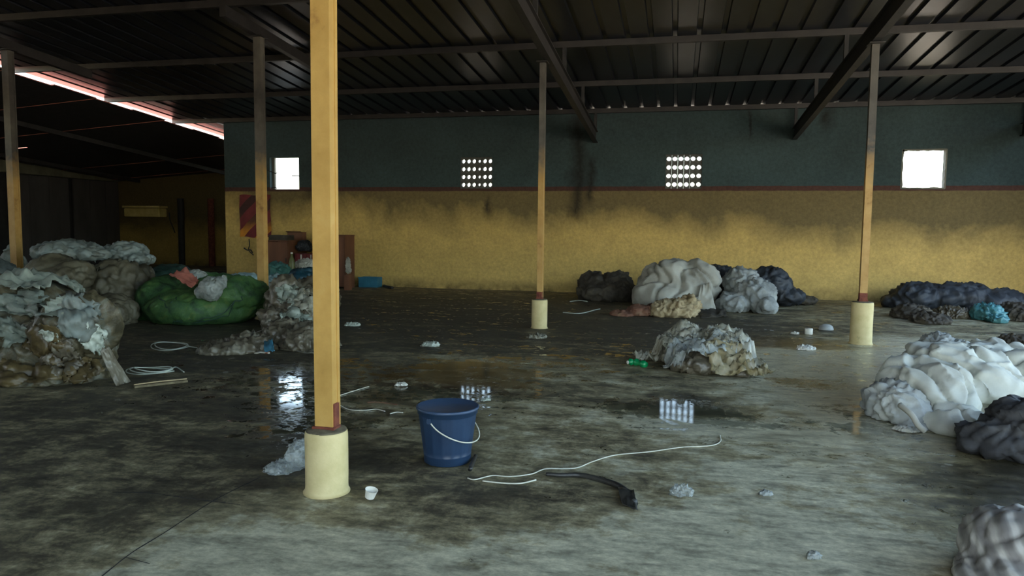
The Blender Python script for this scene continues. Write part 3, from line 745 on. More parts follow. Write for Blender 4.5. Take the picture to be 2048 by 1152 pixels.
m_pale = simple('pale_film', [(.3, (.36, .40, .33)), (.7, (.58, .63, .55))], 5, .4, bmp=.3)
m_pink = simple('salmon_cloth', [(.3, (.48, .13, .09)), (.7, (.66, .24, .17))], 5, .8, bmp=.3)
m_teal = simple('teal_bag', [(.3, (.03, .10, .09)), (.7, (.08, .24, .20))], 5, .5, bmp=.3)
m_teall = simple('bright_teal_film', [(.3, (.03, .13, .15)), (.7, (.11, .30, .32))], 5, .4, bmp=.3)
m_ltblue = simple('pale_blue_bag', [(.3, (.22, .34, .36)), (.7, (.42, .58, .60))], 5, .4, bmp=.3)
m_navy = simple('navy_bag', [(.3, (.008, .03, .05)), (.7, (.015, .07, .10))], 4, .45, bmp=.3)
m_tarp = simple('charcoal_tarp', [(.3, (.016, .018, .024)), (.6, (.035, .042, .052)), (.8, (.07, .08, .09))], 3, .6, bmp=.4)
m_white = simple('off_white', [(.3, (.60, .58, .50)), (.7, (.80, .79, .72))], 8, .5, bmp=.15)
m_stripe_base = None

# ---- left side: bale, sacks, green bundle
bale = lump('plastic_bale', [(85, 700, 5.95, 125, 95, .6), (-40, 690, 6.0, 140, 108, .7), (50, 632, 6.15, 120, 62, .55), (150, 665, 5.8, 62, 66, .4), (110, 760, 5.7, 110, 45, .45)],
            m_bale, 'cloth', 'huge bale of crumpled dirty plastic film at the left edge of the floor', 'bale', amp=.85, vox=.026)
m_pale2 = simple('grey_green_film', [(.3, (.20, .23, .19)), (.7, (.36, .40, .34))], 6, .4, bmp=.3, alpha=(.75, 1.0))
m_brfilm = simple('brown_film', [(.3, (.05, .035, .015)), (.6, (.13, .095, .04)), (.8, (.22, .18, .10))], 6, .4, bmp=.4)
for k, (a, b, rx, ry, rt, mt) in enumerate(((60, 610, 105, 34, .05, m_pale2), (150, 628, 62, 46, .6, m_sackb), (190, 675, 34, 44, -.3, m_pale), (92, 690, 60, 46, .7, m_brfilm), (20, 660, 60, 34, .2, m_pale2), (125, 720, 44, 46, .2, m_plasticg), (50, 750, 90, 34, 0, m_brfilm), (100, 672, 26, 16, .5, m_pale), (160, 745, 50, 36, -.2, m_brfilm))):
    cling('torn_film', bale, a, b, rx, ry, mt, .035, 2.6, 90 + k, 30, rt)
sheet('trailing_strip', [Wp(198, 700, 5.35), Wp(218, 694, 5.4), G(262, 765), G(232, 775)], m_plasticg, bale, .03, 14, 3, seed=3)
for k, (a, b, Y, sx, sy, rt, mt) in enumerate(((60, 610, 6.15, .62, .38, .1, m_pale2),)):
    q = Wp(a, b, Y); drape('plastic_film', bale, (q.x, q.y), sx, sy, YAW + rt, mt, .08, 3.0, 80 + k, 40)
lump('woven_sack', [(222, 628, 8.9, 50, 38, .45), (205, 640, 8.8, 42, 28, .4)], m_sacko, 'sack', 'plump brown-grey sack on the floor between the bale and the green bundle', 'sack')
lump('woven_sack', [(240, 580, 9.7, 62, 62, .55), (275, 565, 9.8, 30, 40, .4)], m_sacko, 'sack', 'tall olive sack standing behind the plump brown-grey sack', 'sack')
lump('woven_sack', [(118, 570, 9.1, 68, 58, .55), (150, 550, 9.0, 40, 26, .4)], m_sacko, 'sack', 'olive sack with folded-over top rising right behind the plastic bale', 'sack')
lump('woven_sack', [(135, 503, 9.6, 66, 24, .5), (185, 508, 9.6, 30, 12, .3)], m_sackb, 'sack', 'blue-grey sack lying on top of the left heap', 'sack')
lump('woven_sack', [(252, 506, 10.4, 42, 24, .42), (278, 518, 10.3, 28, 14, .3)], m_sackb, 'sack', 'small blue-grey sack on top of the heap, nearest the dark annex wall', 'sack')
lump('woven_sack', [(28, 560, 11.8, 22, 72, .35)], m_sackb, 'sack', 'pale blue sack top showing just right of the rusty far-left column', 'sack')
lump('woven_sack', [(-8, 560, 9.6, 40, 46, .35)], m_sackb, 'sack', 'pale sack cut by the left edge of the picture', 'sack', vox=.04)
lump('rag_heap', [(10, 590, 7.9, 42, 40, .28), (55, 600, 7.8, 36, 36, .26)], m_plasticg, 'cloth', 'brown rags heaped behind the plastic bale at the far left', 'rags')
nb = lump('net_bundle', [(408, 614, 9.75, 118, 46, .8), (335, 600, 9.85, 52, 52, .62), (482, 588, 9.8, 52, 40, .6), (405, 580, 10.1, 85, 34, .6), (300, 630, 9.7, 25, 28, .35)],
          m_net, 'net', 'large round bundle tied up in green netting', 'bundle', amp=.8, vox=.032)
for k, pts in enumerate(([(300, 570), (340, 615), (410, 640), (480, 625), (528, 590)], [(320, 600), (360, 635), (430, 652), (500, 630)], [(350, 590), (352, 620), (345, 650)])):
    P = []
    for a, b in pts:
        c = Wp(a, b, 9.1); P.append(c)
    # strands lie on the bundle's own surface
    Q = []
    me = nb.data
    if k == 0: bv = BVHTree.FromPolygons([v.co for v in me.vertices], [tuple(p.vertices) for p in me.polygons])
    for c in crom(P, 6):
        h = bv.find_nearest(c); Q.append(h[0] + h[1] * .004)
    v, f = tube_geo(Q, .007, 5); mesh_obj('cord', v, f, m_netd, nb, True)
lump('net_bundle', [(340, 570, 10.9, 75, 42, .5), (420, 575, 11.0, 60, 30, .4)], m_netd, 'net', 'dark green net bundle half hidden behind the large green bundle', 'bundle')
pk = sheet('cloth_scrap', [Wp(338, 548, 9.35), Wp(384, 580, 9.0), Wp(398, 562, 9.3), Wp(372, 538, 9.7)], m_pink, None, .05, 16, 2.2, .006, 6, False)
tag(pk, 'salmon pink cloth draped on top of the green bundle', 'cloth')
bg = lump('plastic_bag', [(424, 578, 9.25, 25, 24, .22), (440, 570, 9.3, 14, 18, .18), (405, 585, 9.25, 14, 14, .15)], m_greybag, 'cloth', 'clear plastic bag lying on the front of the green bundle', 'bag', amp=.5, ground=False)
lump('knot', [(448, 556, 9.3, 5, 6, .05)], m_bagc, 'cloth', parent=bg, ground=False)
lump('plastic_bag', [(392, 553, 9.85, 18, 14, .2)], m_greybag, 'cloth', 'small clear bag beside the salmon cloth', 'bag', amp=.5, ground=False)
lump('plastic_bag', [(482, 572, 12.3, 38, 27, .35), (505, 564, 12.3, 24, 18, .3)], m_ltblue, 'sack', 'pale blue-white plastic bag behind the green bundle, left of the ochre column', 'bag')
hp = lump('film_heap', [(590, 610, 9.7, 46, 48, .55), (612, 632, 9.4, 40, 40, .45), (572, 592, 9.45, 30, 32, .3), (632, 600, 9.8, 40, 40, .5), (552, 640, 9.05, 28, 22, .28)], m_plasticg, 'crumple', 'grey-brown heap of plastic film right of the green bundle', 'heap', amp=.7, vox=.026)
for k, (a, b, rx, ry, rt, mt) in enumerate(((575, 590, 34, 24, .3, m_pale2), (615, 605, 30, 30, -.4, m_plastic), (590, 635, 38, 22, .1, m_pale2))): cling('torn_film', hp, a, b, rx, ry, mt, .05, 2.6, 110 + k, 24, rt)
sheet('loose_film', [Wp(560, 640, 9.1), Wp(610, 645, 9.05), Wp(600, 620, 9.2), Wp(565, 618, 9.25)], m_plastic, hp, .05, 10, 2, seed=8)
hp = lump('film_heap', [(612, 680, 7.95, 46, 30, .4), (568, 668, 8.05, 32, 26, .32), (650, 690, 7.9, 24, 22, .3)], m_plasticg, 'crumple', 'smaller film heap at the foot of the grey-brown heap, behind the nearest column', 'heap', amp=.7, vox=.022)
sheet('loose_film', [G(560, 700), G(640, 712), G(640, 690), G(575, 685)], m_plastic, hp, .04, 10, 2, seed=9)
hp = lump('film_heap', [(440, 702, 7.3, 42, 13, .25), (500, 690, 7.6, 44, 22, .3), (470, 700, 7.35, 40, 14, .25)], m_plasticg, 'crumple', 'low flat spread of dirty film in front of the green bundle', 'heap', amp=.8, vox=.02)
sheet('blue_scrap', [Wp(528, 700, 7.28), Wp(550, 704, 7.25), Wp(545, 680, 7.5), Wp(528, 682, 7.5)], simple('blue_film', [(.3, (.03, .14, .22)), (.7, (.10, .30, .42))], 6, .4), hp, .03, 8, 2, seed=11)
sheet('red_white_scrap', [G(508, 708), G(540, 708), G(538, 694), G(515, 694)], simple('red_white_print', [(.44, (.45, .12, .06)), (.5, (.66, .62, .52))], 9, .5), hp, .03, 8, 2, seed=12)

# ---- bags in front of the cabinets
lump('cloth_bag', [(556, 565, 13.6, 30, 40, .4)], m_teal, 'cloth', 'dark teal bag behind the ochre column, below the brown cabinet', 'bag')
lump('cloth_bag', [(556, 570, 13.0, 24, 22, .3)], m_ltblue, 'cloth', 'pale blue bag in front of the dark teal bag', 'bag')
lump('cloth_bag', [(612, 570, 12.8, 38, 38, .45), (640, 575, 12.8, 30, 36, .4)], m_navy, 'sack', 'dark navy bag behind the film heap left of the nearest column', 'bag')
lump('cloth_bag', [(613, 530, 12.85, 22, 11, .22)], m_foam2, 'cloth', 'crumpled white bag lying on the dark navy bag', 'bag', ground=False)

# ---- back heap on the right of centre
lump('rag_heap', [(1186, 568, 15.3, 28, 22, .4), (1232, 564, 15.3, 30, 20, .4), (1212, 585, 14.95, 58, 20, .5), (1245, 585, 15.0, 28, 24, .4)], m_dbrown, 'cloth', 'dark brown rag heap against the wall, left of the large white quilt', 'rags', amp=.9, vox=.035)
qt = lump('quilt_heap', [(1352, 578, 14.1, 80, 48, .75), (1335, 553, 14.1, 52, 38, .6), (1392, 568, 14.1, 44, 44, .6), (1300, 592, 13.9, 34, 30, .5), (1345, 590, 13.75, 60, 34, .5)], m_foam2, 'foam', 'large mound of grey-white quilting against the back wall', 'quilt', amp=1.0, vox=.03)
sheet('quilt_edge', [Wp(1390, 622, 13.3), Wp(1432, 622, 13.3), Wp(1420, 565, 13.5), Wp(1402, 570, 13.45)], m_foam2, qt, .06, 14, 2, .02, 14)
lump('cloth_heap', [(1482, 566, 14.3, 32, 30, .45), (1508, 588, 13.9, 38, 30, .5), (1527, 610, 13.5, 22, 20, .32), (1468, 605, 13.7, 30, 20, .4)], m_greycloth, 'cloth', 'blue-grey cloth slumped beside the grey-white quilt mound', 'cloth', vox=.03)
lump('rag_heap', [(1434, 562, 15.45, 40, 30, .38), (1452, 575, 15.2, 22, 34, .3)], m_tarp, 'cloth', 'dark rags in the gap between the quilt mound and the blue-grey cloth', 'rags', vox=.035)
lump('rag_heap', [(1540, 572, 15.1, 42, 34, .45), (1572, 592, 15.0, 32, 14, .4)], m_tarp, 'cloth', 'dark grey rags behind the right end of the blue-grey cloth', 'rags', vox=.035)
lump('rag_heap', [(1605, 600, 15.4, 30, 8, .3)], m_dbrown, 'cloth', 'thin dark scraps trailing right of the blue-grey cloth', 'rags', vox=.03)
cr = lump('cloth_heap', [(1352, 622, 12.6, 40, 18, .4), (1375, 612, 12.7, 18, 18, .25), (1330, 622, 12.5, 26, 14, .3)], m_cream, 'crumple', 'crumpled cream cloth at the foot of the quilt mound', 'cloth', vox=.022)
lump('cloth_heap', [(1280, 624, 12.55, 28, 13, .28), (1246, 630, 12.4, 26, 8, .26)], m_redcl, 'cloth', 'dusty red cloth spread left of the cream cloth', 'cloth', vox=.022)
sheet('floor_rag', [Wp(1400, 640, 12.3), Wp(1455, 634, 12.6), Wp(1450, 618, 13.2), Wp(1400, 618, 13.1)], m_dbrown, cr, .05, 12, 3, seed=15)

# ---- clear plastic heap in the middle of the floor
pl = lump('plastic_heap', [(1372, 694, 8.2, 32, 24, .30), (1450, 704, 8.0, 48, 27, .36), (1405, 726, 7.75, 64, 22, .36), (1345, 710, 8.0, 28, 16, .25), (1475, 738, 7.6, 30, 12, .22)], m_plasticg, 'cloth', 'heap of crumpled clear plastic sheeting in the middle of the wet floor', 'heap', amp=1.2, vox=.018)
m_yfilm = simple('yellowed_film', [(.3, (.24, .18, .07)), (.7, (.48, .43, .28))], 6, .3, alpha=(.5, .9))
for k, (a, b, Y, sx, sy, rt, mt) in enumerate(((1380, 690, 8.15, .38, .30, .3, m_plastic), (1460, 705, 7.95, .42, .34, -.4, m_plastic), (1400, 728, 7.7, .45, .32, .15, m_bagc), (1322, 715, 7.95, .36, .17, -.25, m_plastic), (1470, 745, 7.5, .42, .20, -.3, m_yfilm), (1425, 715, 7.75, .30, .24, .9, m_plastic))):
    q = Wp(a, b, Y); drape('plastic_sheet', pl, (q.x, q.y), sx, sy, YAW + rt, mt, .085, 3.2, 60 + k, 40)

# ---- right: white quilt, dark bundles, tarp
sk = lump('quilt_heap', [(1862, 782, 6.35, 88, 62, .42, 0, .35), (1935, 765, 6.65, 105, 72, .5, 0, .3), (2030, 765, 6.95, 80, 66, .5), (1900, 712, 7.3, 80, 26, .4), (1985, 712, 7.4, 80, 30, .4), (1890, 838, 5.95, 60, 30, .3)],
          m_foam, 'foam', 'big pile of folded white quilting on the wet floor at the right', 'quilt', amp=1.15, vox=.02)
lump('quilt_end', [(1790, 812, 6.15, 50, 46, .32), (1810, 845, 6.0, 30, 22, .25)], m_greycloth, 'cloth', parent=sk, vox=.018)
tube('loose_strip', [Wp(1800, 810, 5.72), Wp(1822, 828, 5.62), Wp(1836, 850, 5.6), Wp(1850, 862, 5.6)], .022, m_foam2, sk, 7, 6)
lump('quilt_corner', [(1812, 862, 5.75, 26, 9, .08)], m_foam2, 'cloth', parent=sk)
lump('rag_bundle', [(2000, 880, 5.3, 72, 38, .25), (2072, 862, 5.35, 80, 62, .3)], m_dark, 'cloth', 'dark grey rag bundle in front of the white quilting, cut by the right edge', 'rags', vox=.022)
lump('cloth_heap', [(1875, 700, 8.4, 30, 33, .25), (1915, 710, 8.3, 24, 30, .2)], m_greycloth, 'cloth', 'small grey cloth lump peeking over the back of the white quilting', 'cloth')
lump('rag_bundle', [(2038, 692, 8.9, 30, 20, .3)], m_dbrown, 'cloth', 'small dark bundle behind the white quilting at the right edge', 'rags')
lump('tarp_heap', [(1838, 594, 15.4, 52, 28, .5), (1915, 594, 15.4, 72, 27, .55), (1990, 602, 15.3, 50, 22, .5), (1800, 604, 15.4, 30, 14, .4)], m_tarp, 'cloth', 'long charcoal tarpaulin heap along the back wall under the right window', 'tarpaulin', amp=.8, vox=.036)
lump('rag_heap', [(1825, 630, 13.6, 36, 20, .35), (1860, 640, 12.9, 34, 14, .3)], m_dbrown, 'cloth', 'low brown rags in front of the charcoal tarpaulin, nearest the column', 'rags')
lump('rag_heap', [(1902, 630, 13.9, 28, 13, .3), (1925, 632, 13.9, 16, 11, .2)], m_plasticg, 'crumple', 'grey film scraps between the brown rags and the teal film', 'heap')
lump('film_lump', [(1976, 628, 13.6, 24, 18, .28), (1992, 640, 13.3, 14, 8, .2)], m_teall, 'crumple', 'bright teal plastic film in front of the charcoal tarpaulin', 'film', vox=.022)
lump('rag_heap', [(2032, 630, 13.8, 30, 24, .4)], m_dbrown, 'cloth', 'brown rags right of the teal film at the picture edge', 'rags')
# striped woven sack at the lower right corner
M_, nt, bs = base_mat('striped_woven_sack'); tc = nd(nt, 'ShaderNodeTexCoord'); mp = nd(nt, 'ShaderNodeMapping'); mp.inputs['Rotation'].default_value = (.2, .5, .3)
nt.links.new(tc.outputs['Object'], mp.inputs[0]); wv = nd(nt, 'ShaderNodeTexWave'); wv.inputs['Scale'].default_value = 4.2; wv.inputs['Distortion'].default_value = 3.5; wv.inputs['Detail'].default_value = 3
nt.links.new(mp.outputs[0], wv.inputs[0]); nt.links.new(ramp(nt, wv.outputs['Fac'], [(.2, (.20, .19, .18)), (.6, (.29, .28, .26)), (.9, (.46, .45, .42))]), bs.inputs['Base Color'])
bs.inputs['Roughness'].default_value = .5; bump(nt, bs, noise_out(nt, tc.outputs['Object'], 60, 4), .25, .005)
lump('woven_sack', [(2050, 1110, 3.35, 108, 92, .30), (2030, 1180, 3.2, 100, 70, .28)], M_, 'sack', 'grey and white striped woven sack in the lower right corner', 'sack', amp=.6, vox=.014)

# clear bag beside the nearest pedestal
cb = lump('plastic_bag', [(566, 946, 3.85, 36, 24, .13), (596, 915, 3.95, 20, 30, .10), (590, 945, 3.9, 22, 22, .12)], m_bagc, 'crumple', 'clear plastic bag slumped against the nearest pedestal', 'bag', amp=.6, vox=.008)
sheet('bag_mouth', [Wp(585, 900, 3.86), Wp(612, 905, 3.9), Wp(616, 876, 4.0), Wp(596, 884, 3.95)], m_bagc, cb, .03, 10, 2.4, .002, 21, False)

# ================================================================== BUCKET
bc = G(895, 921); bt = tag(empty('bucket', (bc.x, bc.y, 0)), 'dark blue ribbed plastic bucket with a white wire handle', 'bucket')
s = mpp(bc + Vector((0, 0, .2))); m_bucket = simple('blue_plastic', [(.3, (.012, .030, .070)), (.7, (.020, .048, .10))], 5, .42, bmp=.1)
BH = .345; r0, r1 = 47 * s, 57 * s
prof = [(r0 * .95, 0), (r0, .006), (r0 * 1.005, .05), (r0 * 1.015, .052)] + [(r0 + (r1 - r0) * t, .055 + (BH - .1) * t) for t in np.linspace(0, 1, 10)] + [(r1 * 1.01, BH - .04), (r1 * 1.05, BH - .036), (r1 * 1.055, BH - .012), (r1 * 1.09, BH - .01), (r1 * 1.095, BH), (r1 * 1.03, BH + .002), (r1 * .99, BH - .01), (r0 * .96, .02), (r0 * .5, .012)]
lathe('body', prof, (bc.x, bc.y, .002), m_bucket, bt, 96, lambda j, g: 1 + (.012 * (1 if math.sin(g * 16) > .2 else 0) if 4 <= j <= 13 else 0))
lathe('rim', [(r1 * 1.075, BH - .014), (r1 * 1.10, BH - .008), (r1 * 1.10, BH + .002), (r1 * 1.06, BH + .006), (r1 * 1.03, BH + .003)], (bc.x, bc.y, .002), simple('blue_rim', [(.3, (.03, .06, .12)), (.7, (.045, .08, .15))], 6, .4), bt, 64)
m_wire = simple('white_wire', [(.3, (.50, .50, .40)), (.7, (.78, .77, .66))], 14, .5, bmp=0)
C0 = Vector((bc.x, bc.y, BH - .055)); aang = YAW + math.radians(-122)
av = Vector((math.cos(aang), math.sin(aang), 0)); pv = Vector((-av.y, av.x, 0))
if pv.dot(Vector((0, -1, 0))) < 0: pv = -pv
RR = r1 * 1.045
tube('handle', [C0 + av * (RR * math.cos(t)) * (1 - .0 * t) + pv * (RR * 1.10 * math.sin(t)) + Vector((0, 0, -.135 * math.sin(t) ** .8)) for t in np.linspace(0, math.pi, 14)], .0042, m_wire, bt, 7, 5)
for sg in (1, -1):
    e = C0 + av * (sg * RR * .99); box('handle_lug', (e.x - .014, e.x + .014, e.y - .014, e.y + .014, e.z - .016, e.z + .018), m_bucket, bt, .004)

# ================================================================== WALL-SIDE THINGS
# banner with slanting red and orange bars
M_, nt, bs = base_mat('chevron_banner'); tc = nd(nt, 'ShaderNodeTexCoord'); sx = nd(nt, 'ShaderNodeSeparateXYZ'); nt.links.new(tc.outputs['Object'], sx.inputs[0])
xx = mth(nt, 'ABSOLUTE', sx.outputs[0]); dg_ = mth(nt, 'FRACT', mth(nt, 'MULTIPLY', mth(nt, 'SUBTRACT', sx.outputs[2], mth(nt, 'MULTIPLY', sx.outputs[0], .95)), 1.75))
fade = ramp(nt, mth(nt, 'ADD', sx.outputs[2], mth(nt, 'MULTIPLY', noise_out(nt, tc.outputs['Object'], 3, 4), .3)), [(.25, (.62, .24, .02)), (.55, (.10, .035, .015)), (.8, (.05, .015, .012))])
c = mix(nt, mth(nt, 'GREATER_THAN', dg_, .55), (.16, .02, .022), fade)
nt.links.new(mix(nt, .5, c, ramp(nt, noise_out(nt, tc.outputs['Object'], 7, 5), [(.3, g3(.55)), (.7, g3(1.2))]), 'MULTIPLY'), bs.inputs['Base Color']); bs.inputs['Roughness'].default_value = .8
a, b = Wp(481, 474, DW - .03), Wp(541, 390, DW - .03)
V, F = [], []; n = 12; cxm = (a.x + b.x) / 2
for yo in (0, .012):
    for i in range(n + 1):
        for j in range(n + 1):
            xq = a.x + (b.x - a.x) * i / n - cxm; zq = (b.z - a.z) * j / n
            V.append((xq + .012 * math.sin(j * .6), yo + .018 * math.sin(i * 1.1 + j * .2), zq + .015 * math.sin(i * .8)))
N = (n + 1) ** 2
for i in range(n):
    for j in range(n):
        q = (i * (n + 1) + j, (i + 1) * (n + 1) + j, (i + 1) * (n + 1) + j + 1, i * (n + 1) + j + 1); F += [q, tuple(N + k for k in q[::-1])]
bo = mesh_obj('banner', V, F, M_, None, True); bo.location = (cxm, DW - .06, a.z); tag(bo, 'dark red banner with slanting orange bars hanging on the back wall by the left window', 'banner')
hk = tag(empty('cable_scrap', Wp(495, 500, DW - .03)), 'twisted black cable scrap hanging on the wall under the red banner', 'cable')
tube('strand', [Wp(498, 478, DW - .02), Wp(499, 490, DW - .02), Wp(497, 498, DW - .03), Wp(500, 504, DW - .03), Wp(507, 510, DW - .02)], .012, M['black'], hk)
tube('strand', [Wp(488, 496, DW - .02), Wp(494, 500, DW - .04), Wp(501, 500, DW - .02), Wp(505, 506, DW - .02)], .016, M['black'], hk)

m_brown = simple('brown_chipboard', [(.3, (.10, .038, .018)), (.7, (.19, .075, .035))], 4, .7, stretch=(1, 1, .25))
m_card = simple('brown_cardboard', [(.3, (.13, .055, .03)), (.7, (.22, .10, .055))], 4, .85)
def cabinet(px0, px1, pytop, Y, depth, label, doors):
    a, b = Wp(px0, pytop, Y), Wp(px1, pytop, Y); z1 = a.z; t = .025
    r = tag(empty('cabinet', ((a.x + b.x) / 2, Y + depth / 2, 0)), label, 'cabinet')
    g = merge([box_geo(a.x, a.x + t, Y, Y + depth, 0, z1), box_geo(b.x - t, b.x, Y, Y + depth, 0, z1), box_geo(a.x + t, b.x - t, Y + depth - t, Y + depth, 0, z1), box_geo(a.x + t, b.x - t, Y, Y + depth - t, .05, .05 + t)])
    mesh_obj('carcass', g[0], g[1], m_brown, r)
    box('top', (a.x - .01, b.x + .01, Y - .02, Y + depth, z1 - .001, z1 + .022), m_brown, r, .004)
    wd = (b.x - a.x - .012) / doors
    for k in range(doors):
        d = box('door', (a.x + .006 + k * wd, a.x + k * wd + wd, Y - .02, Y - .001, .06, z1 - .015), m_brown, r, .004)
        hx = a.x + k * wd + (wd - .05 if k % 2 == 0 else .06); box('handle', (hx - .008, hx + .008, Y - .038, Y - .019, z1 * .55, z1 * .55 + .09), M['steel'], d, .003)
    return r, a, b
r1_, a, b = cabinet(535, 577, 482, 15.75, .45, 'low brown cabinet between the ochre column and the nearest column, at the back wall', 1)
tr = tag(empty('tray', ((a.x + b.x) / 2, 15.95, a.z + .022)), 'dark open tray on top of the low brown cabinet', 'tray')
z = a.z + .023; g = merge([box_geo(a.x + .02, b.x - .05, 15.78, 16.1, z, z + .015)] + [box_geo(*q, z + .015, z + .12) for q in ((a.x + .02, a.x + .035, 15.78, 16.1), (b.x - .065, b.x - .05, 15.78, 16.1), (a.x + .035, b.x - .065, 15.78, 15.795), (a.x + .035, b.x - .065, 16.085, 16.1))])
mesh_obj('tray_body', g[0], g[1], m_dbrown, tr)
cabinet(627, 690, 471, 15.65, .5, 'tall brown cabinet showing on both sides of the nearest column', 2)
# crate with red and white, topped by a dark bag and a carton
cr_a, cr_b = Wp(589, 507, 15.9), Wp(626, 507, 15.9)
rt = tag(empty('crate', ((cr_a.x + cr_b.x) / 2, 16.1, 0)), 'dark red crate with white slats between the two brown cabinets', 'crate')
m_red = simple('dark_red_paint', [(.3, (.10, .012, .015)), (.7, (.19, .03, .03))], 6, .7); box('body', (cr_a.x, cr_b.x, 15.9, 16.3, 0, cr_a.z), m_red, rt, .006)
for k in range(4):
    xk = cr_a.x + .05 + k * (cr_b.x - cr_a.x - .1) / 3; box('slat', (xk - .018, xk + .018, 15.885, 15.9, .02, cr_a.z - .02), m_white if k % 2 else m_red, rt, .003)
lump('cloth_bag', [(609, 491, 16.08, 14, 10, .13), (601, 495, 16.05, 9, 7, .1), (616, 495, 16.05, 9, 7, .1)], m_tarp, 'cloth', 'black bag sitting on the dark red crate', 'bag', ground=False)
c0, c1 = Wp(574, 488, 16.3), Wp(603, 464, 16.3)
ct = tag(empty('carton', ((c0.x + c1.x) / 2, 16.4, c0.z)), 'brown cardboard carton behind the black bag, against the wall', 'carton')
box('carton_body', (c0.x, c1.x, 16.32, 16.54, 0, c1.z), m_card, ct, .004); box('flap', (c0.x, c1.x, 16.24, 16.33, c1.z - .004, c1.z + .004), m_card, ct, tilt=(-.3, 'X'))
bp = Wp(586, 535, 15.6); bo = tag(empty('bottle', (bp.x, 15.55, 0)), 'tall olive bottle in front of the gap beside the low brown cabinet', 'bottle')
m_ol = simple('olive_plastic', [(.3, (.08, .09, .02)), (.7, (.15, .16, .05))], 6, .4)
zt = Wp(586, 505, 15.55).z; lathe('bottle_body', [(.07, 0), (.075, .03), (.075, zt * .7), (.06, zt * .8), (.025, zt * .9), (.025, zt * .96)], (bp.x, 15.55, 0), m_ol, bo, 20); lathe('cap', [(.03, zt * .955), (.03, zt), (.02, zt + .005)], (bp.x, 15.55, 0), m_white, bo, 16)
q0 = Wp(696, 550, 15.4); box('wood_block', (q0.x - .07, q0.x + .07, 15.33, 15.47, 0, q0.z), m_brown, None, .006); tag(bpy.data.objects['wood_block'], 'upright brown wood block standing right of the tall brown cabinet', 'wood')
lump('rag', [(696, 530, 15.4, 5, 16, .05), (697, 540, 15.4, 6, 7, .06)], m_foam2, 'cloth', 'white rag lying on the upright brown wood block', 'rag', ground=False)
# blue crate
a, b = Wp(719, 572, 16.25), Wp(756, 555, 16.25); m_bl = simple('blue_crate_plastic', [(.3, (.02, .11, .17)), (.7, (.035, .18, .26))], 5, .5)
bx = tag(empty('storage_crate', ((a.x + b.x) / 2, 16.35, 0)), 'small blue plastic crate on the floor against the back wall', 'crate')
z1 = b.z; y0, y1 = 16.2, 16.5
g = merge([box_geo(a.x, b.x, y0, y1, .005, .02)] + [box_geo(*q, .02, z1) for q in ((a.x, a.x + .015, y0, y1), (b.x - .015, b.x, y0, y1), (a.x + .015, b.x - .015, y0, y0 + .015), (a.x + .015, b.x - .015, y1 - .015, y1))])
mesh_obj('crate_body', g[0], g[1], m_bl, bx); box('crate_rim', (a.x - .012, b.x + .012, y0 - .012, y0 + .01, z1 - .03, z1 + .004), m_bl, bx, .004)
for k in range(3): xk = a.x + (b.x - a.x) * (k + .5) / 3; box('rib', (xk - .012, xk + .012, y0 - .008, y0, .02, z1 - .03), m_bl, bx, .002)
tube('pipe_offcut', [G(768, 574) + Vector((0, 0, .033)), G(774, 576) + Vector((0, 0, .033)), G(785, 578) + Vector((0, 0, .033))], .03, M['black'], None, 10); tag(bpy.data.objects['pipe_offcut'], 'short dark pipe offcut lying right of the blue crate', 'pipe')

# ================================================================== FLOOR LITTER
def gl(pts, z=.008): return [G(a, b) + Vector((0, 0, z)) for a, b in pts]
def wire(name, pts, r, mat, label, cat, z=None, n=8): return tag(tube(name, gl(pts, z or r + .002), r, mat, None, 6, n), label, cat)
wire('white_cord', [(935, 958), (950, 961), (985, 953), (1020, 955), (1062, 950), (1082, 942), (1098, 939), (1150, 938), (1185, 925), (1230, 912), (1300, 905), (1365, 896), (1420, 893), (1440, 885), (1440, 872)], .0036, m_wire, 'long white cord wandering across the floor right of the bucket', 'cord')
wire('white_cord', [(965, 964), (1000, 968), (1040, 969), (1072, 962)], .0045, m_wire, 'short doubled length of white cord in front of the bucket', 'cord')
m_hose = simple('black_rubber', [(.3, (.018, .018, .017)), (.7, (.05, .048, .042))], 8, .35)
hs = tag(empty('hose', G(1200, 965)), 'black rubber hose curving over the floor, flattened at its end', 'hose')
tube('hose_pipe', gl([(940, 945), (946, 930), (951, 918)], .02) , .014, m_hose, hs, 8)
tube('hose_pipe', gl([(1092, 953), (1120, 955), (1160, 955), (1200, 964), (1235, 976), (1258, 995), (1268, 1012)], .014), .012, m_hose, hs, 8, 8, lambda t: 1 + .9 * t)
sheet('hose_end', [G(1244, 1012), G(1276, 1024), G(1268, 1000) + Vector((0, 0, .05)), G(1236, 990) + Vector((0, 0, .04))], m_hose, hs, .02, 8, 1.5, .004, 31)
cp = lambda a, b, r, h, label, cat='tub': tag(lathe('plastic_tub', [(r * .96, 0), (r, .004), (r, h * .9), (r * .93, h), (r * .4, h + .001)], (G(a, b).x, G(a, b).y, .003), m_white, None, 24), label, cat)
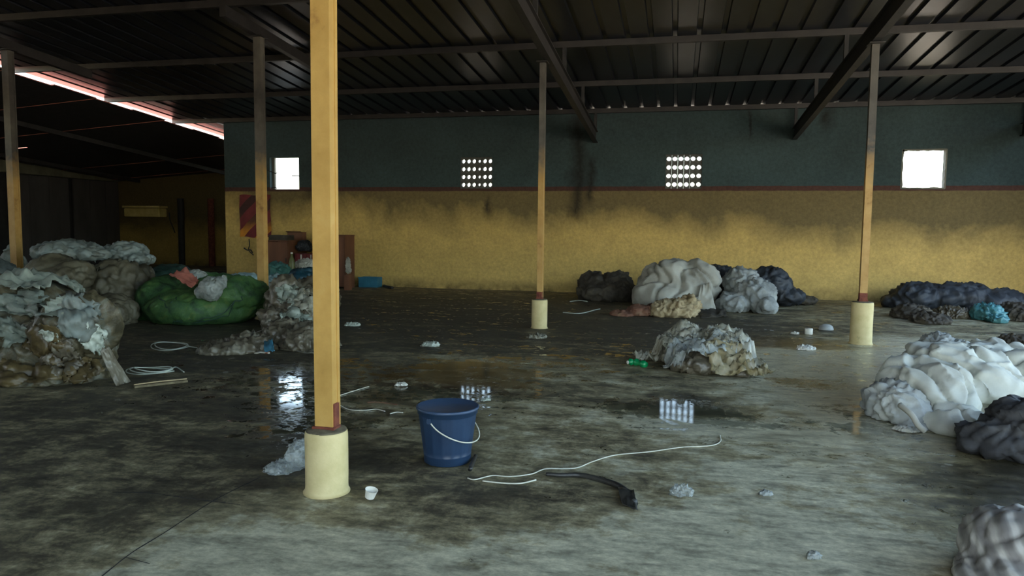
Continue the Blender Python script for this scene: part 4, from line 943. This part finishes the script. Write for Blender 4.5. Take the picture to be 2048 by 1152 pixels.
# white cup lying near the front pedestal
c_ = G(739, 1000); cu = tag(empty('plastic_cup', (c_.x, c_.y, 0)), 'small squashed white plastic cup on the floor right of the nearest pedestal', 'cup')
v, f = lathe_geo([(.020, 0), (.024, .003), (.029, .05), (.031, .052), (.027, .05), (.021, .006), (.004, .005)], (0, 0, 0), 24, lambda j, g: 1 + .12 * math.sin(2 * g + .7) * min(1, j / 2))
R = Matrix.Rotation(.35, 4, 'Y') @ Matrix.Rotation(.2, 4, 'X'); v = [R @ Vector(q) + Vector((c_.x, c_.y, .014)) for q in v]; mesh_obj('cup_body', v, f, m_white, cu, None)
cp(1617, 669, .055, .085, 'small white plastic tub standing on the wet floor left of the right pedestal')
dm = tag(lathe('bowl', [(.10, .002), (.105, .02), (.09, .06), (.05, .085), (.01, .09)], (G(1652, 660).x, G(1652, 660).y, 0), m_greycloth, None, 24), 'upturned grey bowl behind the small white tub', 'bowl')
gb = tag(empty('bottle', G(1275, 735)), 'crushed green bottle at the left tip of the clear plastic heap', 'bottle')
m_grn = simple('green_bottle', [(.3, (.0, .16, .05)), (.7, (.01, .36, .12))], 9, .12, bmp=.4)
P = gl([(1256, 731), (1268, 730), (1280, 733), (1292, 736)], .035); v, f = tube_geo(crom(P, 5), .036, 12, lambda t: (.45 if t < .12 else 1) + .18 * math.sin(t * 17)); mesh_obj('bottle_body', v, f, m_grn, gb, True)
v, f = tube_geo([P[0] - (P[1] - P[0]) * .12, P[0]], .018, 10); mesh_obj('bottle_neck', v, f, m_white, gb)
def scrap(a, b, ra, rb, mat, label, seed, amp=.03):
    g_ = G(a, b + rb * .5); k_ = mpp(g_)
    return lump('plastic_scrap', [(a, b, g_.y, ra, rb * .9, ra * k_ * .7), (a - ra * .4, b + rb * .2, g_.y - .01, ra * .7, rb * .7, ra * k_ * .6)], mat, 'crumple', label, 'scrap', amp=1.5, vox=max(.004, ra * k_ / 12))
scrap(1364, 984, 20, 13, m_bagc, 'crumpled clear wrapper on the floor beyond the end of the black hose', 40, .05)
scrap(862, 690, 17, 5, m_pale, 'white film scrap on the dark floor left of the middle pedestal', 41, .04)
scrap(1532, 987, 12, 6, m_greybag, 'pale scrap right of the crumpled clear wrapper', 42, .02)
scrap(1628, 1112, 12, 10, m_greybag, 'small pale scrap on the near floor left of the striped sack', 43, .015)
scrap(1612, 697, 17, 5, m_white, 'torn white paper below the small white tub', 44, .03)
scrap(803, 770, 11, 4, m_white, 'small white scrap on the floor above the bucket', 45, .02)
scrap(1075, 674, 18, 5, m_plastic, 'clear scrap lying at the foot of the middle pedestal', 46, .03)
scrap(705, 650, 14, 4, m_pale, 'pale scrap on the floor just right of the nearest column', 47, .03)
scrap(972, 800, 9, 4, m_pale, 'tiny pale scrap on the puddle behind the bucket', 48, .02)
scrap(1590, 667, 8, 3, m_white, 'tiny white chip left of the small white tub', 49, .015)
wire('thin_stick', [(680, 792), (705, 784), (738, 774)], .004, m_wire, 'thin pale stick pointing right of the nearest column', 'stick')
wire('white_cord', [(680, 812), (700, 821), (730, 822), (752, 820), (770, 824)], .004, m_wire, 'thin wavy white cord between the nearest column and the bucket', 'cord')
wire('white_cord', [(780, 829), (793, 826), (806, 827)], .0045, m_wire, 'short white cord piece beside the bucket rim', 'cord')
wire('thin_stick', [(735, 806), (760, 806), (795, 811)], .004, m_redcl, 'thin brown stick on the floor left of the bucket', 'stick')
wire('thin_stick', [(1126, 626), (1160, 628), (1190, 621), (1200, 619)], .009, m_pale, 'long pale stick on the floor before the dark rag heap', 'stick')
wire('thin_stick', [(1140, 604), (1160, 602), (1175, 604)], .009, m_pale, 'short pale stick near the wall left of the dark rag heap', 'stick')
# strapping coils on the left
def coil(cx, cyy, rx, ry, turns, mat, label, tail, r=.006):
    t_ = tag(empty('strap_coil', G(cx, cyy)), label, 'strap')
    for k in range(turns):
        pts = []
        for i in range(15):
            g = 2 * math.pi * i / 14; q = G(cx + (rx - k * 5) * math.cos(g) + k * 3, cyy + (ry - k * .8) * math.sin(g)); q.z = r + .004 + .012 * k + .01 * math.sin(g * 2 + k); pts.append(q)
        tube('strap_loop', pts, r, mat, t_, 5, 4)
    tube('strap_tail', gl(tail, r + .004), r, mat, t_, 5)
coil(300, 744, 48, 6, 3, m_pale, 'coil of pale strapping lying above the wooden slat', [(340, 742), (352, 736), (368, 746)])
coil(340, 694, 38, 8, 2, m_pale, 'loose loop of pale strapping in front of the green bundle', [(376, 694), (395, 697), (408, 695)])
sl_ = tag(empty('wooden_slat', G(320, 772)), 'dirty wooden slat with a cord lying along it, on the floor by the bale', 'wood')
m_wood = simple('grey_wood', [(.3, (.09, .07, .035)), (.7, (.20, .165, .09))], 6, .8, stretch=(.4, 3, 3))
a, b = G(268, 776), G(374, 764); dv = (b - a).normalized(); sv = Vector((-dv.y, dv.x, 0)); V = []
for z in (.004, .024):
    for e in (a, b):
        for s_ in (-.035, .035): V.append(e + sv * s_ + Vector((0, 0, z)))
mesh_obj('slat_board', V, [(0, 2, 3, 1), (4, 5, 7, 6), (0, 1, 5, 4), (2, 6, 7, 3), (0, 4, 6, 2), (1, 3, 7, 5)], m_wood, sl_)
tube('slat_cord', [a + Vector((0, 0, .03)), a.lerp(b, .5) + sv * .02 + Vector((0, 0, .03)), b + Vector((0, 0, .03))], .006, m_cream, sl_, 5)
